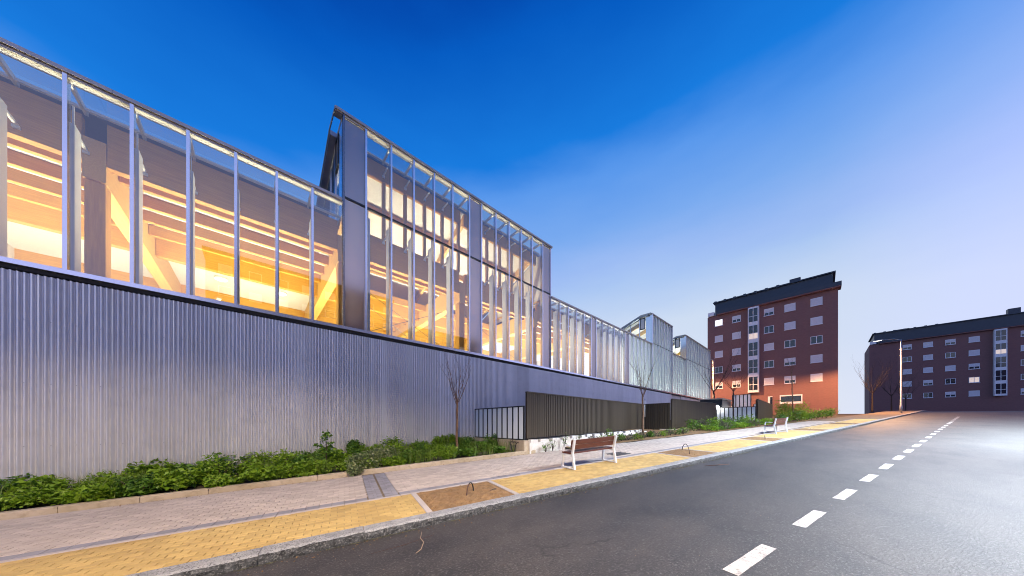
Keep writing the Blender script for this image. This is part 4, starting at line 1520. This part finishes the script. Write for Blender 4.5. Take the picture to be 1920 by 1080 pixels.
# verge under the long screen
LBL2 = 'low grey green tuft in the verge under the long slatted screen'
for k, x in enumerate(np.arange(11.6, 19.2, .55)):
    s_ = SQ(x, 6)[0]
    yq = (q_in(s_) + .32 - QX * x) / QY
    matk = ('leaf_d', 'leaf_a', 'leaf_d', 'leaf_b')[k % 4]
    shrub(x, yq + pr.uniform(0, .3), .42, .34, .42, 420, .055, matk, {'leaf_d': 'low grey green', 'leaf_a': 'low fresh green', 'leaf_b': 'low dark green'}[matk] + ' tuft in the verge under the long slatted screen', 'tufts in the verge under the long screen', name='verge_tuft', stems=3)
shrub(12.3, 6.75, .35, .35, .75, 300, .06, 'leaf_e', 'yellow green weed standing above the right end of the front bench', name='weed')
for k, (x, y) in enumerate(((8.9, 7.35), (9.6, 7.3), (10.6, 7.3), (8.4, 7.3))):
    shrub(x, y, .22, .15, (.55, .75, .6, .4)[k], 60, .055, 'leaf_b', ('sparse', 'straggly', 'thin', 'tiny')[k] + ' weed against the low whitewashed wall', name='weed', stems=5)
shrub(9.7, 6.85, .42, .16, .16, 260, .06, 'leaf_a', 'flat green weed patch at the pavement edge behind the bench', name='weed', stems=2)

# middle hedge in front of the second screen
LBL3 = 'rounded evergreen bush in the hedge before the second slatted screen'
for k, x in enumerate(np.arange(20.9, 30.6, .8)):
    s_ = SQ(x, 4)[0]
    yq = (q_in(s_) + .45 - QX * x) / QY
    for r_ in range(2):
        yy = yq + r_ * .8
        if x > 28.5 and r_: continue
        shrub(x + pr.uniform(-.2, .2), yy, .62, .55, (.55, .85)[r_] * pr.uniform(.85, 1.1), 420, .09, ('leaf_a', 'leaf_b', 'leaf_d', 'leaf_b', 'leaf_a')[(k + r_) % 5], '%s bush in the %s row of the hedge before the second slatted screen' % (('fresh green', 'dark green', 'grey green', 'dark green', 'fresh green')[(k + r_) % 5], ('front', 'back')[r_]), 'bushes of the hedge before the second screen', name='hedge_bush', stems=3)
# street-end shrubs
LBL4 = 'dark bush at the street end beyond the farthest slatted screen'
for k in range(10):
    x = 31.5 + k * 1.5
    s_ = SQ(x, 1.5)[0]
    yq = (q_in(s_) + .6 - QX * x) / QY
    shrub(x, yq, 1.0, .7, 1.0 * pr.uniform(.9, 1.2), 420, .11, ('leaf_b', 'leaf_a')[k % 2], ('dark', 'lighter green')[k % 2] + ' bush at the street end beyond the farthest slatted screen', 'bushes at the street end', name='street_end_bush', stems=3)
shrub(41.5, 3.0, 1.4, 1.1, 2.0, 1100, .13, 'leaf_e', 'bright lime green shrub lit by the orange lamp beside the farthest screen', name='lime_shrub')
shrub(44.0, 1.9, 1.3, 1.0, 1.7, 900, .13, 'leaf_a', 'mid green shrub right of the bright lime one', name='green_shrub')

# ================================================================== BENCHES
def bench(sc_, label):
    x, y = RQ(sc_, 6.03); z = G(x, y)
    t = root('park_bench', (x, y, z), label, 'bench', 'wooden benches facing the pavilion')
    xf = lambda u, v, w: (RQ(sc_ + u, 6.03 + v)[0], RQ(sc_ + u, 6.03 + v)[1], G(*RQ(sc_ + u, 6.03 + v)) + w)
    for k, sgn in enumerate((-1, 1)):
        u = sgn * .84
        b = MB(xf)
        # foot, front leg and arm in one loop; back leg raking up to the backrest
        b.bar([(u, -.22, .025), (u, .24, .025)], .055, .03, (1, 0, 0))
        fr = b.build('side_frame', M['bench_frame'], t)
        b = MB(xf); b.bar([(u, .255, .0), (u, .225, .44), (u, .19, .64)], .055, .045, (1, 0, 0)); b.build('front_leg', M['bench_frame'], fr)
        b = MB(xf); b.bar([(u, -.245, .0), (u, -.16, .43), (u, -.245, .84)], .055, .055, (1, 0, 0)); b.build('back_leg', M['bench_frame'], fr)
        b = MB(xf); b.bar([(u, .20, .645), (u, .0, .640), (u, -.20, .60)], .055, .022, (1, 0, 0)); b.build('armrest', M['bench_frame'], fr)
        b = MB(xf); b.bar([(u, -.17, .40), (u, .22, .41)], .05, .04, (1, 0, 0)); b.build('seat_bracket', M['bench_frame'], fr)
    for v0, v1 in ((-.12, .04), (.05, .24)):
        MB(xf).bevbox(-.88, .88, v0, v1, .425, .465, .008).build('seat_board', M['bench_wood'], t)
    for w0, w1 in ((.545, .675), (.685, .815)):
        k0, k1 = -.16 - (w0 - .43) * .207, -.16 - (w1 - .43) * .207
        b = MB(xf)
        b.prism([(-.88, k0 + .035, w0), (-.88, k0 + .075, w0), (-.88, k1 + .075, w1), (-.88, k1 + .035, w1)][::-1], (1.76, 0, 0))
        b.build('back_board', M['bench_wood'], t)
    return t


bench(6.27, 'park bench with dark red boards nearest the viewer, before the long slatted screen')
bench(20.68, 'small far park bench with pale metal frame near the street end')


# ================================================================== SMALL THINGS
def arc_pipe(s, q, rad, h, ang, label, r=.013, matk='pipe', a0=0.0, a1=180.0):
    x, y = RQ(s, q); z = G(x, y)
    t = root('irrigation_pipe', (x, y, z), label, 'pipe')
    pts = []
    n = 18
    for i in range(n + 1):
        a = R(a0 + (a1 - a0) * i / n)
        c = math.cos(a) * rad
        pts.append((x + math.cos(ang) * c, y + math.sin(ang) * c, z - .03 + math.sin(a) * h))
    hlf = n * 5 // 8
    MB().tube(pts[:hlf + 1], r, 8).build('hoop', M[matk], t, True)
    MB().tube(pts[hlf:], r, 8).build('weathered_end', M['rust'], t, True)
    return t


arc_pipe(2.22, 5.42, .17, .26, .55, 'black pipe hoop sticking out of the nearest tree pit')
arc_pipe(2.72, 5.35, .14, .06, .2, 'short flat pipe loop at the far side of the nearest tree pit', .012)
arc_pipe(10.45, 5.50, .44, .34, .55, 'big black pipe hoop over the second tree pit', .012)
arc_pipe(16.9, 5.35, .16, .20, .3, 'stub of black pipe in the third tree pit', .014, a0=100, a1=170)

t = root('manhole_cover', (*RQ(8.55, 6.82), G(*RQ(8.55, 6.82))), 'square dark iron cover in the pavement beside the bench', 'cover')
MB(gnd(0)).bevbox(8.16, 8.94, 6.53, 7.14, -.03, -.001, .006).build('frame', M['iron'], t)
MB(gnd(0)).bevbox(8.21, 8.89, 6.57, 7.10, -.02, .004, .004).build('lid', M['iron'], t)
b = MB(gnd(0))
for i in range(5):
    for j in range(4):
        b.bevbox(8.27 + i * .12, 8.27 + i * .12 + .07, 6.62 + j * .115, 6.62 + j * .115 + .07, .0041, .008, .002)
tag(b.build('lid_studs', M['iron'], t), kind='stuff')


def road_stick(pts, r, label, matk='twig'):
    p = [(RQ(s, q)[0], RQ(s, q)[1], G(*RQ(s, q)) - KERB_H + z) for s, q, z in pts]
    t = root('twig', p[0], label, 'twig')
    MB().tube(p, [r * .6] + [r] * (len(p) - 2) + [r * .7], 6).build('stem', M[matk], t, True)
    q = Vector(p[1])
    MB().tube([q, q + Vector((.02, .03, .012))], [r * .6, r * .3], 5).build('side_shoot', M[matk], t)


road_stick([(1.02, 4.42, .01), (.95, 4.2, .012), (.96, 4.05, .012), (.88, 3.86, .01), (.80, 3.80, .006)], .0055, 'thin pale twig lying on the asphalt by the kerb')
road_stick([(.3, 4.12, .005), (.7, 4.13, .005), (1.15, 4.22, .005)], .003, 'fine brown stalk lying across the pale twig on the asphalt', 'rust')
road_stick([(9.2, 4.3, .01), (9.7, 4.12, .012), (10.0, 4.0, .008)], .012, 'dark stick on the asphalt below the second tree pit', 'rust')

# loose grit along the gutter
b = MB(gnd(0)); e = random.Random(77)
for k in range(420):
    s_, q_ = e.uniform(-4, 9), Q_KERB - abs(e.gauss(0, .16)) - .02
    if k > 300: q_ = e.uniform(1.0, 4.4)
    r = e.uniform(.002, .007)
    zz = -KERB_H
    b.add([(s_ - r, q_, zz), (s_, q_ - r, zz), (s_ + r, q_, zz), (s_, q_ + r, zz), (s_, q_, zz + r)], [(0, 1, 4), (1, 2, 4), (2, 3, 4), (3, 0, 4)])
tag(b.build('gutter_grit', M['twig']), 'loose pale grit scattered along the gutter and the asphalt', 'grit', kind='stuff')
# moss and grass tufts in the kerb joint
n = 2600
s_ = RNG.uniform(-4, 14, n); keep = (np.sin(s_ * 3.1) + np.sin(s_ * 7.7 + 2)) > -.2
s_ = s_[keep]; n = len(s_)
q_ = Q_KERB - .012 - np.abs(RNG.normal(size=n)) * .012
xx, yy = s_ * RX + q_ * QX, s_ * RY + q_ * QY
P = np.stack([xx, yy, GA * xx + GB * yy - KERB_H + .006], 1)
V, F = leaf_cloud(P, .022, .3)
tag(link('gutter_moss', fast_mesh('gutter_moss', V, F, M['leaf_d'])), 'thin moss line in the joint between kerb and asphalt', 'moss', kind='stuff')

# dry leaves blown along the planter edging and the gutter
n = 420
s_ = RNG.uniform(-4, 9, n)
q_ = np.where(RNG.random(n) < .6, np.array([q_in(v) for v in s_]) - np.abs(RNG.normal(size=n)) * .07 - .02, Q_KERB - .03 - np.abs(RNG.normal(size=n)) * .10)
zz = np.where(q_ > Q_KERB, .006, -KERB_H + .006)
xx, yy = s_ * RX + q_ * QX, s_ * RY + q_ * QY
V, F = leaf_cloud(np.stack([xx, yy, GA * xx + GB * yy + zz], 1), .028, .85)
tag(link('leaf_litter', fast_mesh('leaf_litter', V, F, M['soil'])), 'dry brown leaves scattered along the planter edging and gutter', 'leaf litter', kind='stuff')
